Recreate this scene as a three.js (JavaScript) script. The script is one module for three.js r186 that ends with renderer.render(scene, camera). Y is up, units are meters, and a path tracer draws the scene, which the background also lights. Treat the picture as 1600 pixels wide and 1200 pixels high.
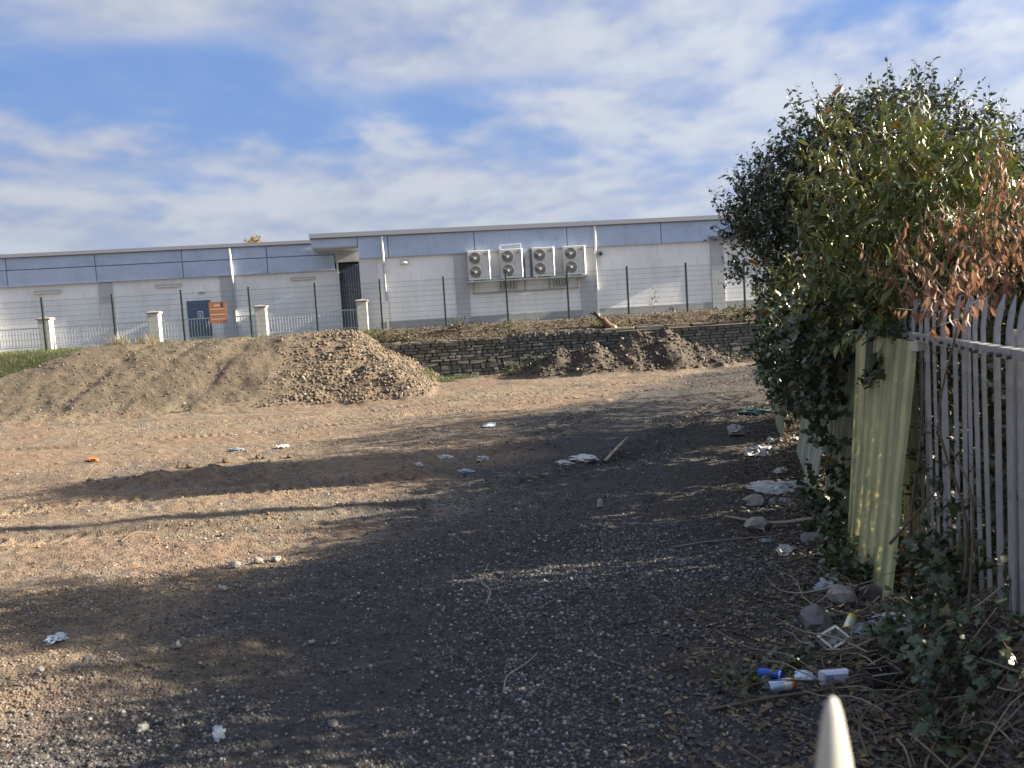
import * as THREE from 'three';
import { mergeGeometries } from 'three/addons/utils/BufferGeometryUtils.js';

// ---------------------------------------------------------------- camera, sky, sun, exposure
const D2R = Math.PI / 180;
const scene = new THREE.Scene();
const camera = new THREE.PerspectiveCamera(49.87, 4 / 3, 0.05, 6000);
camera.position.set(0, 2.2, 0);
camera.rotation.order = 'YXZ';
camera.rotation.set(-4.5 * D2R, 0, -3.5 * D2R);
camera.focus = 11;
camera.userData.fStop = 3.2;

const SUN_EL = 23 * D2R, SUN_DEPTH = 0.085;          // the sun stands square to the right of the view, a touch ahead
const sunDir = new THREE.Vector3(Math.cos(SUN_EL), Math.sin(SUN_EL), -SUN_DEPTH * Math.cos(SUN_EL)).normalize();
const sun = new THREE.DirectionalLight(new THREE.Color().setRGB(1, 0.87, 0.68), 5);
sun.name = 'sun';
sun.position.copy(sunDir).multiplyScalar(120);
sun.castShadow = true;
sun.shadow.mapSize.set(4096, 4096);
Object.assign(sun.shadow.camera, { left: -60, right: 60, top: 60, bottom: -60, near: 1, far: 300 });
sun.shadow.radius = 1.2;
scene.add(sun); scene.add(sun.target);

const renderer = new THREE.WebGLRenderer({ antialias: true });
renderer.toneMapping = THREE.LinearToneMapping;
renderer.toneMappingExposure = 4.0;
renderer.shadowMap.enabled = true;

// ---------------------------------------------------------------- numbers
function rng(seed) { let s = seed | 0; return () => { s = (s + 0x6d2b79f5) | 0; let t = Math.imul(s ^ (s >>> 15), 1 | s); t = (t + Math.imul(t ^ (t >>> 7), 61 | t)) ^ t; return ((t ^ (t >>> 14)) >>> 0) / 4294967296; }; }
const clamp = (x, a = 0, b = 1) => (x < a ? a : x > b ? b : x);
const sstep = (a, b, x) => { const t = clamp((x - a) / (b - a)); return t * t * (3 - 2 * t); };
const lerp = (a, b, t) => a + (b - a) * t;
const mix3 = (a, b, t) => [lerp(a[0], b[0], t), lerp(a[1], b[1], t), lerp(a[2], b[2], t)];
function hash(x, y, z) { let h = Math.imul(x, 374761393) ^ Math.imul(y, 668265263) ^ Math.imul(z, 2147483647 ^ 974711); h = Math.imul(h ^ (h >>> 13), 1274126177); h ^= h >>> 16; return (h >>> 0) / 4294967296; }
function noise(x, y, s = 0) {
  const ix = Math.floor(x), iy = Math.floor(y), fx = x - ix, fy = y - iy, u = fx * fx * (3 - 2 * fx), v = fy * fy * (3 - 2 * fy);
  return lerp(lerp(hash(ix, iy, s), hash(ix + 1, iy, s), u), lerp(hash(ix, iy + 1, s), hash(ix + 1, iy + 1, s), u), v) * 2 - 1;
}
function tnoise(x, y, p, s = 0) {                    // repeats after p cells
  const w = (k) => ((k % p) + p) % p, ix = Math.floor(x), iy = Math.floor(y), fx = x - ix, fy = y - iy, u = fx * fx * (3 - 2 * fx), v = fy * fy * (3 - 2 * fy);
  return lerp(lerp(hash(w(ix), w(iy), s), hash(w(ix + 1), w(iy), s), u), lerp(hash(w(ix), w(iy + 1), s), hash(w(ix + 1), w(iy + 1), s), u), v) * 2 - 1;
}
function fbm(x, y, oct, s = 0, gain = 0.5) { let a = 1, sum = 0, n = 0; for (let i = 0; i < oct; i++) { sum += a * noise(x, y, s + i * 17); n += a; a *= gain; x = x * 2.03 + 11.3; y = y * 2.03 - 7.1; } return sum / n; }
function tfbm(x, y, p, oct, s = 0) { let a = 1, sum = 0, n = 0; for (let i = 0; i < oct; i++) { sum += a * tnoise(x, y, p, s + i * 17); n += a; a *= 0.5; x *= 2; y *= 2; p *= 2; } return sum / n; }

// ---------------------------------------------------------------- sky: air and broken cloud
{
  const W = 2048, H = 1024, data = new Float32Array(W * H * 4);
  const gaps = [[-27, 15.3, 6, 2.0, 0.85], [-18, 16.6, 7, 2.3, 0.8], [-13, 13.7, 8, 1.5, 0.8], [-4, 14.6, 4, 1.3, 0.5], [3, 15.2, 4, 1, 0.4], [28, 17.6, 7, 1.3, 0.75], [31, 15.4, 4, 0.9, 0.45], [-20, 9.7, 5, 1.6, 0.35], [-38, 19, 9, 3, 0.8]];
  for (let r = 0; r < H; r++) {
    const el = ((r + 0.5) / H - 0.5) * Math.PI, sy = Math.sin(el), ce = Math.cos(el), elD = el / D2R;
    for (let c = 0; c < W; c++) {
      const rd = ((c + 0.5) / W - 0.5) * 2 * Math.PI, x = Math.cos(rd) * ce, z = Math.sin(rd) * ce, o = (r * W + c) * 4;
      const cs = x * sunDir.x + sy * sunDir.y + z * sunDir.z;
      const h = clamp(sy);
      let col;
      const glow = Math.pow(clamp(cs * 0.5 + 0.5), 4);
      const blue = mix3([0.25, 0.39, 0.6], [0.11, 0.235, 0.51], sstep(0.0, 0.3, h));
      if (elD < 0) col = [0.22, 0.24, 0.26];
      else {
        const azD = Math.atan2(x, -z) / D2R;
        // cloud sheets, drawn out by perspective towards the horizon
        const k = 1 / (sy + 0.16), px = x * k, pz = z * k;
        const warp = fbm(px * 1.3, pz * 1.3, 3, 5);
        const big = fbm(px * 0.9 + warp * 0.5, pz * 0.9 - warp * 0.3, 3, 31);
        const mid = fbm(px * 3.2 + warp, pz * 3.2 + big, 5, 77, 0.55);
        const fine = fbm(px * 11 + mid, pz * 11, 4, 111, 0.6);
        let cover = 0.72 + big * 0.45 + mid * 0.5 + fine * 0.3 + 0.32 * (1 - sstep(0.02, 0.2, h));
        for (const g of gaps) { const da = (azD - g[0] - mid * 3) / g[2], de = (elD - g[1] - fine * 0.9 - mid * 1.2) / g[3]; cover -= g[4] * Math.exp(-(da * da + de * de)); }
        if (Math.abs(azD) < 45 && elD < 23) cover += 0.1;
        const a = 0.22 + 0.78 * sstep(-0.1, 1.0, cover);
        const shade = clamp(0.5 + mid * 0.75 + fine * 0.35 - big * 0.3);
        const lit = mix3([0.29, 0.34, 0.45], [0.43, 0.465, 0.52], sstep(0.0, 1.0, shade + glow * 0.45));
        const hz = 1 - sstep(0.0, 0.16, h);
        let cl = mix3(lit, [0.4, 0.455, 0.53], hz * 0.6);
        const br = 1 + glow * 0.75 + 2.2 * Math.pow(clamp(cs), 24);
        cl = cl.map((v, i) => v * br * [1.0, 0.985, 0.96][i]);
        col = mix3(blue.map((v) => v * (1 + glow * 0.35)), cl, a);
      }
      data[o] = col[0] * 0.335; data[o + 1] = col[1] * 0.335; data[o + 2] = col[2] * 0.348; data[o + 3] = 1;
    }
  }
  const t = new THREE.DataTexture(data, W, H, THREE.RGBAFormat, THREE.FloatType);
  t.mapping = THREE.EquirectangularReflectionMapping; t.magFilter = THREE.LinearFilter; t.minFilter = THREE.LinearFilter; t.needsUpdate = true;
  scene.background = t; scene.environment = t;
}

// ---------------------------------------------------------------- builders
const taken = new Map();
function numbered(name) { const k = taken.get(name) ?? 0; taken.set(name, k + 1); return k ? name + '_' + String(k).padStart(3, '0') : name; }
function shade(o) { o.traverse((m) => { if (m.isMesh) { m.castShadow = true; m.receiveShadow = true; } }); return o; }
function tag(o, label, category, group, kind) { o.userData.label = label; if (category) o.userData.category = category; if (group) o.userData.group = group; if (kind) o.userData.kind = kind; return o; }
function thing(name, label, category, pos = [0, 0, 0], turn = 0, group) {
  const o = new THREE.Group(); o.name = numbered(name); o.position.set(...pos); o.rotation.y = turn; scene.add(o); return tag(o, label, category, group);
}
const flatten = (g) => { g = g.index ? g.toNonIndexed() : g; for (const k of Object.keys(g.attributes)) if (!['position', 'normal', 'uv'].includes(k)) g.deleteAttribute(k); if (!g.attributes.uv) g.setAttribute('uv', new THREE.Float32BufferAttribute(new Float32Array(g.attributes.position.count * 2), 2)); return g; };
const join = (list) => (Array.isArray(list) ? (list.length === 1 ? list[0] : mergeGeometries(list.map(flatten))) : list);
function obj(name, geo, mat, parent = scene) { const m = new THREE.Mesh(join(geo), mat); m.name = parent === scene ? numbered(name) : name; m.castShadow = m.receiveShadow = true; parent.add(m); return m; }
function boxUV(g) {                                   // uv in metres, by the way each face points
  const p = g.attributes.position, n = g.attributes.normal, uv = new Float32Array(p.count * 2);
  for (let i = 0; i < p.count; i++) { const ax = Math.abs(n.getX(i)), ay = Math.abs(n.getY(i)), az = Math.abs(n.getZ(i)); if (ax > ay && ax > az) { uv[i * 2] = p.getZ(i); uv[i * 2 + 1] = p.getY(i); } else if (ay > az) { uv[i * 2] = p.getX(i); uv[i * 2 + 1] = p.getZ(i); } else { uv[i * 2] = p.getX(i); uv[i * 2 + 1] = p.getY(i); } }
  g.setAttribute('uv', new THREE.BufferAttribute(uv, 2)); return g;
}
function bx(x0, x1, y0, y1, z0, z1) { const g = new THREE.BoxGeometry(x1 - x0, y1 - y0, z1 - z0); g.translate((x0 + x1) / 2, (y0 + y1) / 2, (z0 + z1) / 2); return boxUV(g); }
function cbox(w, h, d, c = 0.01) {                    // box with chamfered edges, centred
  const s = new THREE.Shape(), a = w / 2 - c, b = h / 2 - c;
  s.moveTo(-a, -b - 0); s.lineTo(a, -b); s.lineTo(a, b); s.lineTo(-a, b); s.closePath();
  const g = new THREE.ExtrudeGeometry(s, { depth: d - 2 * c, bevelEnabled: true, bevelThickness: c, bevelSize: c, bevelSegments: 1 }); g.translate(0, 0, -d / 2 + c); return g;
}
function cyl(r0, r1, h, seg = 10) { const g = new THREE.CylinderGeometry(r1, r0, h, seg); g.translate(0, h / 2, 0); return g; }
function tube(pts, r0, r1 = r0, sides = 5, seg = 0) {  // tapered tube through points [x, y, z]
  const v = pts.map((p) => new THREE.Vector3(...p)), curve = v.length > 2 ? new THREE.CatmullRomCurve3(v) : new THREE.LineCurve3(v[0], v[1]);
  const n = seg || Math.max(1, (v.length - 1) * 3), fr = curve.computeFrenetFrames(n, false), pos = [], nor = [], idx = [], q = new THREE.Vector3();
  for (let i = 0; i <= n; i++) { const p = curve.getPointAt(i / n), r = lerp(r0, r1, i / n); for (let j = 0; j < sides; j++) { const a = (j / sides) * 2 * Math.PI; q.copy(fr.normals[i]).multiplyScalar(Math.cos(a)).addScaledVector(fr.binormals[i], Math.sin(a)); pos.push(p.x + q.x * r, p.y + q.y * r, p.z + q.z * r); nor.push(q.x, q.y, q.z); } }
  for (let i = 0; i < n; i++) for (let j = 0; j < sides; j++) { const a = i * sides + j, b = i * sides + ((j + 1) % sides); idx.push(a, b, a + sides, b, b + sides, a + sides); }
  for (const e of [0, n]) for (let j = 1; j < sides - 1; j++) { const a = e * sides; e ? idx.push(a, a + j, a + j + 1) : idx.push(a, a + j + 1, a + j); }
  const g = new THREE.BufferGeometry(); g.setAttribute('position', new THREE.Float32BufferAttribute(pos, 3)); g.setAttribute('normal', new THREE.Float32BufferAttribute(nor, 3)); g.setIndex(idx); return g;
}
const M4 = new THREE.Matrix4(), V = (x, y, z) => new THREE.Vector3(x, y, z);
const std = (r, g, b, rough = 0.8, extra = {}) => new THREE.MeshPhysicalMaterial({ color: new THREE.Color().setRGB(r, g, b), roughness: rough, ...extra });
function dtex(n, f, srgb = false) { const d = new Uint8Array(n * n * 4); for (let y = 0; y < n; y++) for (let x = 0; x < n; x++) { const c = f(x / n, y / n), o = (y * n + x) * 4; d[o] = clamp(c[0]) * 255; d[o + 1] = clamp(c[1]) * 255; d[o + 2] = clamp(c[2]) * 255; d[o + 3] = 255; } const t = new THREE.DataTexture(d, n, n); t.magFilter = t.minFilter = THREE.LinearFilter; t.wrapS = t.wrapT = THREE.RepeatWrapping; if (srgb) t.colorSpace = THREE.SRGBColorSpace; t.needsUpdate = true; return t; }
function again(t, rx, ry = rx) { const c = t.clone(); c.repeat.set(rx, ry); c.needsUpdate = true; return c; }
function inst(name, geo, mat, mats, cols, parent = scene) {
  const m = new THREE.InstancedMesh(geo, mat, mats.length); m.name = parent === scene ? numbered(name) : name; m.castShadow = m.receiveShadow = true;
  const c = new THREE.Color(); mats.forEach((x, i) => { m.setMatrixAt(i, x); if (cols) m.setColorAt(i, c.setRGB(...cols[i])); }); m.userData.kind = 'stuff'; parent.add(m); return m;
}

// ---------------------------------------------------------------- lie of the land (x, Z): Z is metres ahead of the camera
const TH = Math.atan(0.13), KN = Math.hypot(1, 0.13);                 // the wall, fence and building run at this angle
const fenceX = (Z) => 1.277 + 0.275 * Z;                              // palisade
const wallQ = (x, Z) => (31.2 + 0.13 * x - Z) / KN;                   // metres in front of the stone wall
const smin = (a, b, k) => { const h = clamp(0.5 + (b - a) / (2 * k)); return lerp(b, a, h) - k * h * (1 - h); };
function ramp(x, Z) {
  const q = wallQ(x, Z); if (q < -1.7 || q > 9 || x < -24 || x > -1) return 0;
  const n = fbm(x * 0.7, Z * 0.7, 3, 3) * 0.22;
  let h = smin(2.1, (6.4 - q + n * 1.6) * 0.37, 0.25); h = smin(h, (x + 18.6 + n) * 0.62, 0.3); h = smin(h, (-2.5 - x + n) * 0.66, 0.25);
  return Math.max(0, h) * sstep(-1.7, -1.2, q);
}
function heaps(x, Z) {
  let h = 0; const n = fbm(x * 1.7, Z * 1.7, 4, 9);
  for (const [cx, cz, hh, rx, rz] of [[5.3, 30.6, 1.5, 2.5, 2.0], [4.5, 30.3, 1.25, 1.9, 1.8], [3.1, 29.9, 1.05, 1.7, 1.7], [1.7, 30.0, 0.85, 1.7, 1.5], [6.6, 30.3, 0.8, 1.9, 1.5]]) { const d = Math.hypot((x - cx) / rx, (Z - cz) / rz); h = Math.max(h, hh * (1 - d * d * 0.45 - d * 0.55) + n * 0.42 * clamp(1.25 - d)); }
  return Math.max(0, h);
}
const tracks = [[[-9, 9.2], [-3.5, 9.6], [-1, 10.4], [1.8, 12.8], [4, 17]], [[-9, 11.2], [-4, 11.8], [-1.4, 12.6], [0.4, 15], [2, 19]], [[-12, 17], [-4, 19.5], [3, 22.5], [10, 25]], [[-13, 19.6], [-5, 21.8], [2, 24.8], [9, 27.4]]].map((p) => {
  const c = new THREE.CatmullRomCurve3(p.map(([x, z]) => V(x, 0, z))), out = []; let s = 0, last = null;
  for (let i = 0; i <= 90; i++) { const q = c.getPoint(i / 90); if (last) s += q.distanceTo(last); out.push([q.x, q.z, s]); last = q; } return out;
});
function trackRelief(x, Z) {
  let h = 0;
  for (const t of tracks) {
    let best = 9, bi = -1; for (let i = 0; i < t.length; i += 3) { const d = (x - t[i][0]) ** 2 + (Z - t[i][1]) ** 2; if (d < best) { best = d; bi = i; } }
    if (bi < 0) continue;
    for (let i = Math.max(0, bi - 3); i <= Math.min(t.length - 1, bi + 3); i++) { const d = (x - t[i][0]) ** 2 + (Z - t[i][1]) ** 2; if (d < best) { best = d; bi = i; } }
    const a = t[Math.max(0, bi - 1)], b = t[Math.min(t.length - 1, bi + 1)], tx = b[0] - a[0], tz = b[1] - a[1], L = Math.hypot(tx, tz) || 1;
    const across = ((x - t[bi][0]) * tz - (Z - t[bi][1]) * tx) / L, s = t[bi][2] + ((x - t[bi][0]) * tx + (Z - t[bi][1]) * tz) / L, ad = Math.abs(across);
    const on = 1 - sstep(0.2, 0.28, ad), patch = sstep(-0.35, 0.25, noise(s * 0.6, t.length + tracks.indexOf(t) * 9, 4));
    h += -0.034 * on + on * patch * 0.018 * Math.sign(Math.sin(s * 34)) * Math.min(1, Math.abs(Math.sin(s * 34)) * 2) + 0.02 * Math.exp(-(((ad - 0.36) / 0.09) ** 2)) * (0.5 + 0.5 * noise(s * 3, across * 3, 8));
  }
  return h;
}
function groundY(x, Z) {
  const r = Math.hypot(x, Z), q = wallQ(x, Z);
  let h = 0.11 * fbm(x * 0.17, Z * 0.17, 2, 1) + 0.05 * fbm(x * 0.7, Z * 0.7, 3, 2);
  if (r < 60) {
    h += 0.022 * fbm(x * 2.3, Z * 2.3, 3, 21) + 0.022 * fbm(x * 9, Z * 9, 3, 22, 0.6);
    if (r < 34 && x < 12) h += trackRelief(x, Z);
    const e = fenceX(Z) - x;                                            // litter bank along the palisade
    if (Z > 0 && Z < 34) { h += (0.06 + 0.05 * fbm(x * 2, Z * 2, 2, 40)) * sstep(1.0, 0.1, e) + 0.5 * sstep(0.5, -0.05, e) * sstep(5.3, 4.2, Z) * (1 + 0.3 * fbm(x * 2.4, Z * 2.4, 2, 41)); }
    h += 0.12 * sstep(1.7, 0.2, q) * sstep(-6, -2, x) * (0.7 + 0.5 * fbm(x * 0.8, 3, 2, 44));
    const m = Math.max(ramp(x, Z), heaps(x, Z)); if (m > 0) h += m + sstep(0, 0.4, m) * (0.09 * fbm(x * 2.2, Z * 2.2, 3, 50) * sstep(-9, -5, x) + 0.035 * fbm(x * 3, Z * 3, 2, 51) - 0.06 * sstep(0.55, 0.8, noise(x * 1.1 + wallQ(x, Z) * 0.12, 5, 52)));
    // a spoil ridge pushed up by the machine
    h += 0.16 * Math.exp(-(((Z - 13.4 - 0.25 * (x + 4)) / 0.45) ** 2)) * sstep(-8, -6, x) * sstep(-2.2, -4.4, x) * clamp(0.5 + fbm(x * 2.6, Z * 2.6, 2, 60));
    h += 0.12 * Math.exp(-(((Z - 5.3 - 0.5 * (x + 2.6)) / 0.3) ** 2)) * sstep(-3.8, -3, x) * sstep(-1.4, -2, x);
  }
  return h;
}
const edgeTop = (x) => lerp(0.98, 1.62, sstep(-15.5, -13, x));         // height of the wall's top course
function terraceY(x, q) { return lerp(edgeTop(x) - 0.1, 2.05, sstep(-0.2, -1.3, q)) + 0.05 * fbm(x * 1.3, q * 1.3, 3, 71) * sstep(0, -0.5, q); }

// ---------------------------------------------------------------- ground
const grain = dtex(1024, (u, v) => { const n = tfbm(u * 24, v * 24, 24, 5, 3), f = tnoise(u * 256, v * 256, 256, 9), g = tnoise(u * 128, v * 128, 128, 12); const s = Math.pow(clamp(f * 0.5 + 0.5), 5) * 0.5 + Math.pow(clamp(g * 0.5 + 0.5), 7) * 0.6; const b = 0.62 + n * 0.2 + f * 0.1 + s * 0.55; return [b, b * (0.995 + 0.02 * g), b * (0.98 + 0.05 * f)]; });
const grainBump = dtex(1024, (u, v) => { const n = tfbm(u * 40, v * 40, 40, 5, 23) * 0.5 + 0.5, f = tnoise(u * 200, v * 200, 200, 29) * 0.5 + 0.5; const b = n * 0.6 + f * 0.4; return [b, b, b]; });
const groundMat = new THREE.MeshStandardMaterial({ vertexColors: true, map: grain, bumpMap: grainBump, bumpScale: 0.022, roughness: 0.95 });
const BROWN = [0.225, 0.165, 0.11], RED = [0.225, 0.152, 0.1], YELLOW = [0.27, 0.215, 0.135], GREYS = [0.16, 0.147, 0.128], GRAVEL_SHADE = [0.045, 0.045, 0.048], UMBER = [0.105, 0.08, 0.058], LITTER = [0.07, 0.055, 0.04];  // the planings tone has hedge shade mixed into its grey
// ragged stony planings on the fence side, colour darkened to deepen the hedge shade
function shadedChippings(x, Z) { return sstep(-0.25, 0.3, 0.22 * (x + 2.2 - 0.03 * Z) - 0.16 * Math.max(0, Z - 16) + 0.75 * fbm(x * 0.3, Z * 0.3, 4, 80)); }
function groundColour(x, Z) {
  const a = fbm(x * 0.23, Z * 0.5, 3, 90), b = fbm(x * 0.8, Z * 1.4, 3, 91), d = fbm(x * 2.6, Z * 2.6, 3, 92);
  let c = mix3(BROWN, RED, sstep(-0.15, 0.35, a));
  c = mix3(c, YELLOW, sstep(0.05, 0.5, b) * 0.65);
  c = mix3(c, GREYS, sstep(0.15, 0.5, d) * 0.55);
  c = mix3(c, UMBER, sstep(0.18, 0.6, fbm(x * 0.5, Z * 0.9, 4, 95)) * 0.7);
  const m = ramp(x, Z); if (m > 0.15) c = mix3(c, mix3([0.115, 0.092, 0.058], [0.14, 0.108, 0.075], clamp(0.5 + d)), sstep(0.1, 0.4, m) * sstep(-4.5, -9, x) * 0.85);
  const hp = heaps(x, Z); if (hp > 0.02) c = mix3(c, mix3([0.065, 0.052, 0.04], [0.12, 0.095, 0.067], clamp(0.5 + d * 1.2)), sstep(0, 0.2, hp));
  c = mix3(c, GRAVEL_SHADE, shadedChippings(x, Z) * 0.92);
  const pale = Math.exp(-(((x + 0.75) / 0.75) ** 2) - (((Z - 10.2) / 0.9) ** 2)) * clamp(0.6 + d); c = mix3(c, [0.22, 0.195, 0.155], clamp(pale) * 0.75);  // dim sun speck painted as a paler patch of earth
  const e = fenceX(Z) - x; if (Z < 30) c = mix3(c, LITTER, sstep(-0.1, 0.25, fbm(x * 1.6, Z * 1.6, 3, 99) + (e < 1.6 ? 0.35 : e < 2.4 ? 0 : -1)) * 0.8);
  const q = wallQ(x, Z); c = mix3(c, [0.08, 0.075, 0.042], (q < 1.1 && m < 0.1 ? sstep(-0.1, 0.2, d) : 0) * 0.7);
  const sp = 1 + 0.22 * noise(x * 13, Z * 13, 97) + 0.12 * noise(x * 31, Z * 31, 98);
  return [c[0] * sp, c[1] * sp, c[2] * sp];
}
{
  const ang = []; for (let i = 0; i <= 620; i++) ang.push((-43 + (86 * i) / 620) * D2R); for (let i = 1; i < 56; i++) ang.push((43 + (274 * i) / 56) * D2R);
  const rad = [0.02, 0.5, 1, 1.5, 2]; for (let i = 1; i <= 620; i++) rad.push(2.0 * Math.pow(19, i / 620)); for (let i = 1; i <= 22; i++) rad.push(38 * Math.pow(90, i / 22));
  const na = ang.length, nr = rad.length, pos = new Float32Array(na * nr * 3), col = new Float32Array(na * nr * 3), uv = new Float32Array(na * nr * 2), idx = [];
  for (let i = 0; i < nr; i++) for (let j = 0; j < na; j++) {
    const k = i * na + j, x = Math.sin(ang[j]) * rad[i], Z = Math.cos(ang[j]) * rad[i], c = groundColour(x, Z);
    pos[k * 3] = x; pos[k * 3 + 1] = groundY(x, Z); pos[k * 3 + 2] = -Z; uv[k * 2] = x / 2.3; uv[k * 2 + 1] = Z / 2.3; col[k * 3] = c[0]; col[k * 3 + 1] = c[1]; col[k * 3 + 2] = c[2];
    if (i < nr - 1) { const j2 = (j + 1) % na, a = k, b = i * na + j2, cc = k + na, dd = (i + 1) * na + j2; idx.push(a, cc, b, b, cc, dd); }
  }
  const g = new THREE.BufferGeometry(); g.setAttribute('position', new THREE.BufferAttribute(pos, 3)); g.setAttribute('color', new THREE.BufferAttribute(col, 3)); g.setAttribute('uv', new THREE.BufferAttribute(uv, 2)); g.setIndex(idx); g.computeVertexNormals();
  tag(obj('ground', g, groundMat), 'churned bare earth and stone ground of the cleared site', 'ground', null, 'structure');
}
{ // upper level behind the stone wall
  const xs = [], qs = []; for (let i = 0; i <= 520; i++) xs.push(-34 + (60 * i) / 520); for (let i = 0; i <= 60; i++) qs.push(-0.14 - 3.74 * Math.pow(i / 60, 1.2)); for (let i = 1; i <= 8; i++) qs.push(-3.9 - 4 * i);
  const nx = xs.length, nq = qs.length, pos = [], col = [], uv = [], idx = [];
  for (let i = 0; i < nq; i++) for (let j = 0; j < nx; j++) {
    const s = xs[j], q = qs[i], x = (s + q * 0.13) / KN, Z = 31.2 + 0.13 * x - q * KN; // s runs along the wall
    const gr = clamp(sstep(-4.5, -6.5, x) + sstep(0.2, 0.6, fbm(x * 0.9, q * 1.2, 3, 120)) * 0.7 - sstep(-3.2, -4, q) * 0.9), d = fbm(x * 2, q * 2, 3, 121);
    let c = mix3([0.1, 0.074, 0.05], [0.15, 0.118, 0.08], clamp(0.5 + d)); c = mix3(c, [0.06, 0.08, 0.022], gr * 0.8); if (q < -3.2) c = mix3(c, [0.16, 0.157, 0.15], sstep(-3.2, -3.6, q));
    pos.push(x, terraceY(x, q), -Z); col.push(...c); uv.push(x / 2.3, Z / 2.3);
    if (i < nq - 1 && j < nx - 1) { const a = i * nx + j; idx.push(a, a + 1, a + nx, a + 1, a + nx + 1, a + nx); }
  }
  const g = new THREE.BufferGeometry(); g.setAttribute('position', new THREE.Float32BufferAttribute(pos, 3)); g.setAttribute('color', new THREE.Float32BufferAttribute(col, 3)); g.setAttribute('uv', new THREE.Float32BufferAttribute(uv, 2)); g.setIndex(idx); g.computeVertexNormals();
  tag(obj('terrace_ground', g, groundMat), 'raised strip of earth and grass behind the stone wall', 'ground', null, 'structure');
}
const terraceAt = (x, Z) => terraceY(x, wallQ(x, Z));

// ---------------------------------------------------------------- low retaining wall of rubble stone
const speck = dtex(512, (u, v) => { const n = tfbm(u * 10, v * 10, 10, 6, 203), f = tnoise(u * 180, v * 180, 180, 207); const b = 0.72 + n * 0.35 + f * 0.08; return [b, b, b]; });
const stoneMats = [[0.21, 0.205, 0.185], [0.18, 0.182, 0.168], [0.25, 0.24, 0.21], [0.165, 0.165, 0.15], [0.175, 0.19, 0.145], [0.28, 0.27, 0.245]].map((c) => std(...c, 0.95, { map: speck, bumpMap: speck, bumpScale: 0.02 }));
function stoneGeo(seed) {
  const r = rng(seed), g = new THREE.BoxGeometry(1, 1, 1, 2, 2, 2), p = g.attributes.position, key = new Map();
  for (let i = 0; i < p.count; i++) { const k = [p.getX(i), p.getY(i), p.getZ(i)].join(); if (!key.has(k)) { const c = [p.getX(i), p.getY(i), p.getZ(i)], edge = c.filter((v) => Math.abs(v) > 0.4).length; key.set(k, c.map((v) => v * (edge === 3 ? 0.9 : edge === 2 ? 0.96 : 1) + (r() - 0.5) * 0.09)); } p.setXYZ(i, ...key.get(k)); }
  g.computeVertexNormals(); return boxUV(g);
}
const stones = [1, 2, 3, 4, 5, 6].map((s) => stoneGeo(s * 31));
{
  const w = thing('stone_wall', 'low dark rubble stone retaining wall with flat coping below the mesh fence', 'wall', [0, 0, -31.2], TH);
  const r = rng(55), core = [];
  core.push(bx(-34, -13.6, -0.4, 0.86, -0.36, -0.1), bx(-13.6, 20, -0.4, 1.46, -0.36, -0.1));
  obj('mortar_core', core, std(0.06, 0.056, 0.046, 1, { map: speck }), w);
  const list = [];
  for (const [sa, sb, top] of [[-25, -15, 0.84], [-6.2, 13, 1.46]]) {
    let y = -0.12;
    while (y < top - 0.05) {
      const h = Math.min(0.085 + r() * 0.115, top - y + 0.01); let s = sa + r() * 0.2;
      while (s < sb) { const L = 0.18 + r() * r() * 0.62; list.push([s + L / 2, y + h / 2, L, h, r]); s += L; }
      y += h;
    }
  }
  const seen = (s, y) => { const x = s / KN; if (x < -3.4 || x > 10.6) return 0; return y - groundY(x, 30.9 + 0.13 * x) > 0.05 ? 1 : 0; };
  list.sort((a, b) => seen(b[0], b[1]) * (b[2] + 1) - seen(a[0], a[1]) * (a[2] + 1));
  const rest = [];
  list.forEach(([s, y, L, h], i) => {
    const k = Math.floor(r() * 6), d = 0.2, z = -0.1 + (r() - 0.5) * 0.06;
    M4.compose(V(s, y, z), new THREE.Quaternion().setFromEuler(new THREE.Euler(0, 0, (r() - 0.5) * 0.03)), V(L - 0.014, h - 0.013, d));
    if (i < 300) { const m = obj('stone', stones[k], stoneMats[Math.floor(r() * 6)], w); m.applyMatrix4(M4); } else rest.push(stones[k].clone().applyMatrix4(M4));
  });
  obj('stones', rest, stoneMats[1], w).userData.kind = 'stuff';
  const cop = [std(0.26, 0.25, 0.22, 0.95, { map: speck, bumpMap: speck, bumpScale: 0.02 }), std(0.155, 0.145, 0.12, 0.95, { map: speck, bumpMap: speck, bumpScale: 0.02 })];
  for (let s = 3.6; s < 13;) { const L = 0.7 + r() * 0.6; const m = obj('coping_slab', stones[Math.floor(r() * 6)], cop[Math.floor(r() * 2)], w); m.position.set(s + L / 2, 1.545 + (r() - 0.5) * 0.02, -0.1); m.scale.set(L - 0.02, 0.13, 0.42); m.rotation.z = (r() - 0.5) * 0.02; s += L; }
  for (let s = -5.8; s < 3.5;) { const L = s > 0 ? 0.09 + r() * 0.08 : 0.25 + r() * 0.35, h = s > 0 ? 0.12 + r() * 0.1 : 0.07 + r() * 0.07; const m = obj('coping_stone', stones[Math.floor(r() * 6)], stoneMats[Math.floor(r() * 6)], w); m.position.set(s + L / 2, 1.46 + h / 2, -0.12 + (r() - 0.5) * 0.05); m.scale.set(L - 0.015, h, 0.28 + r() * 0.1); m.rotation.z = (r() - 0.5) * 0.25; s += L; }
}

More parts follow.
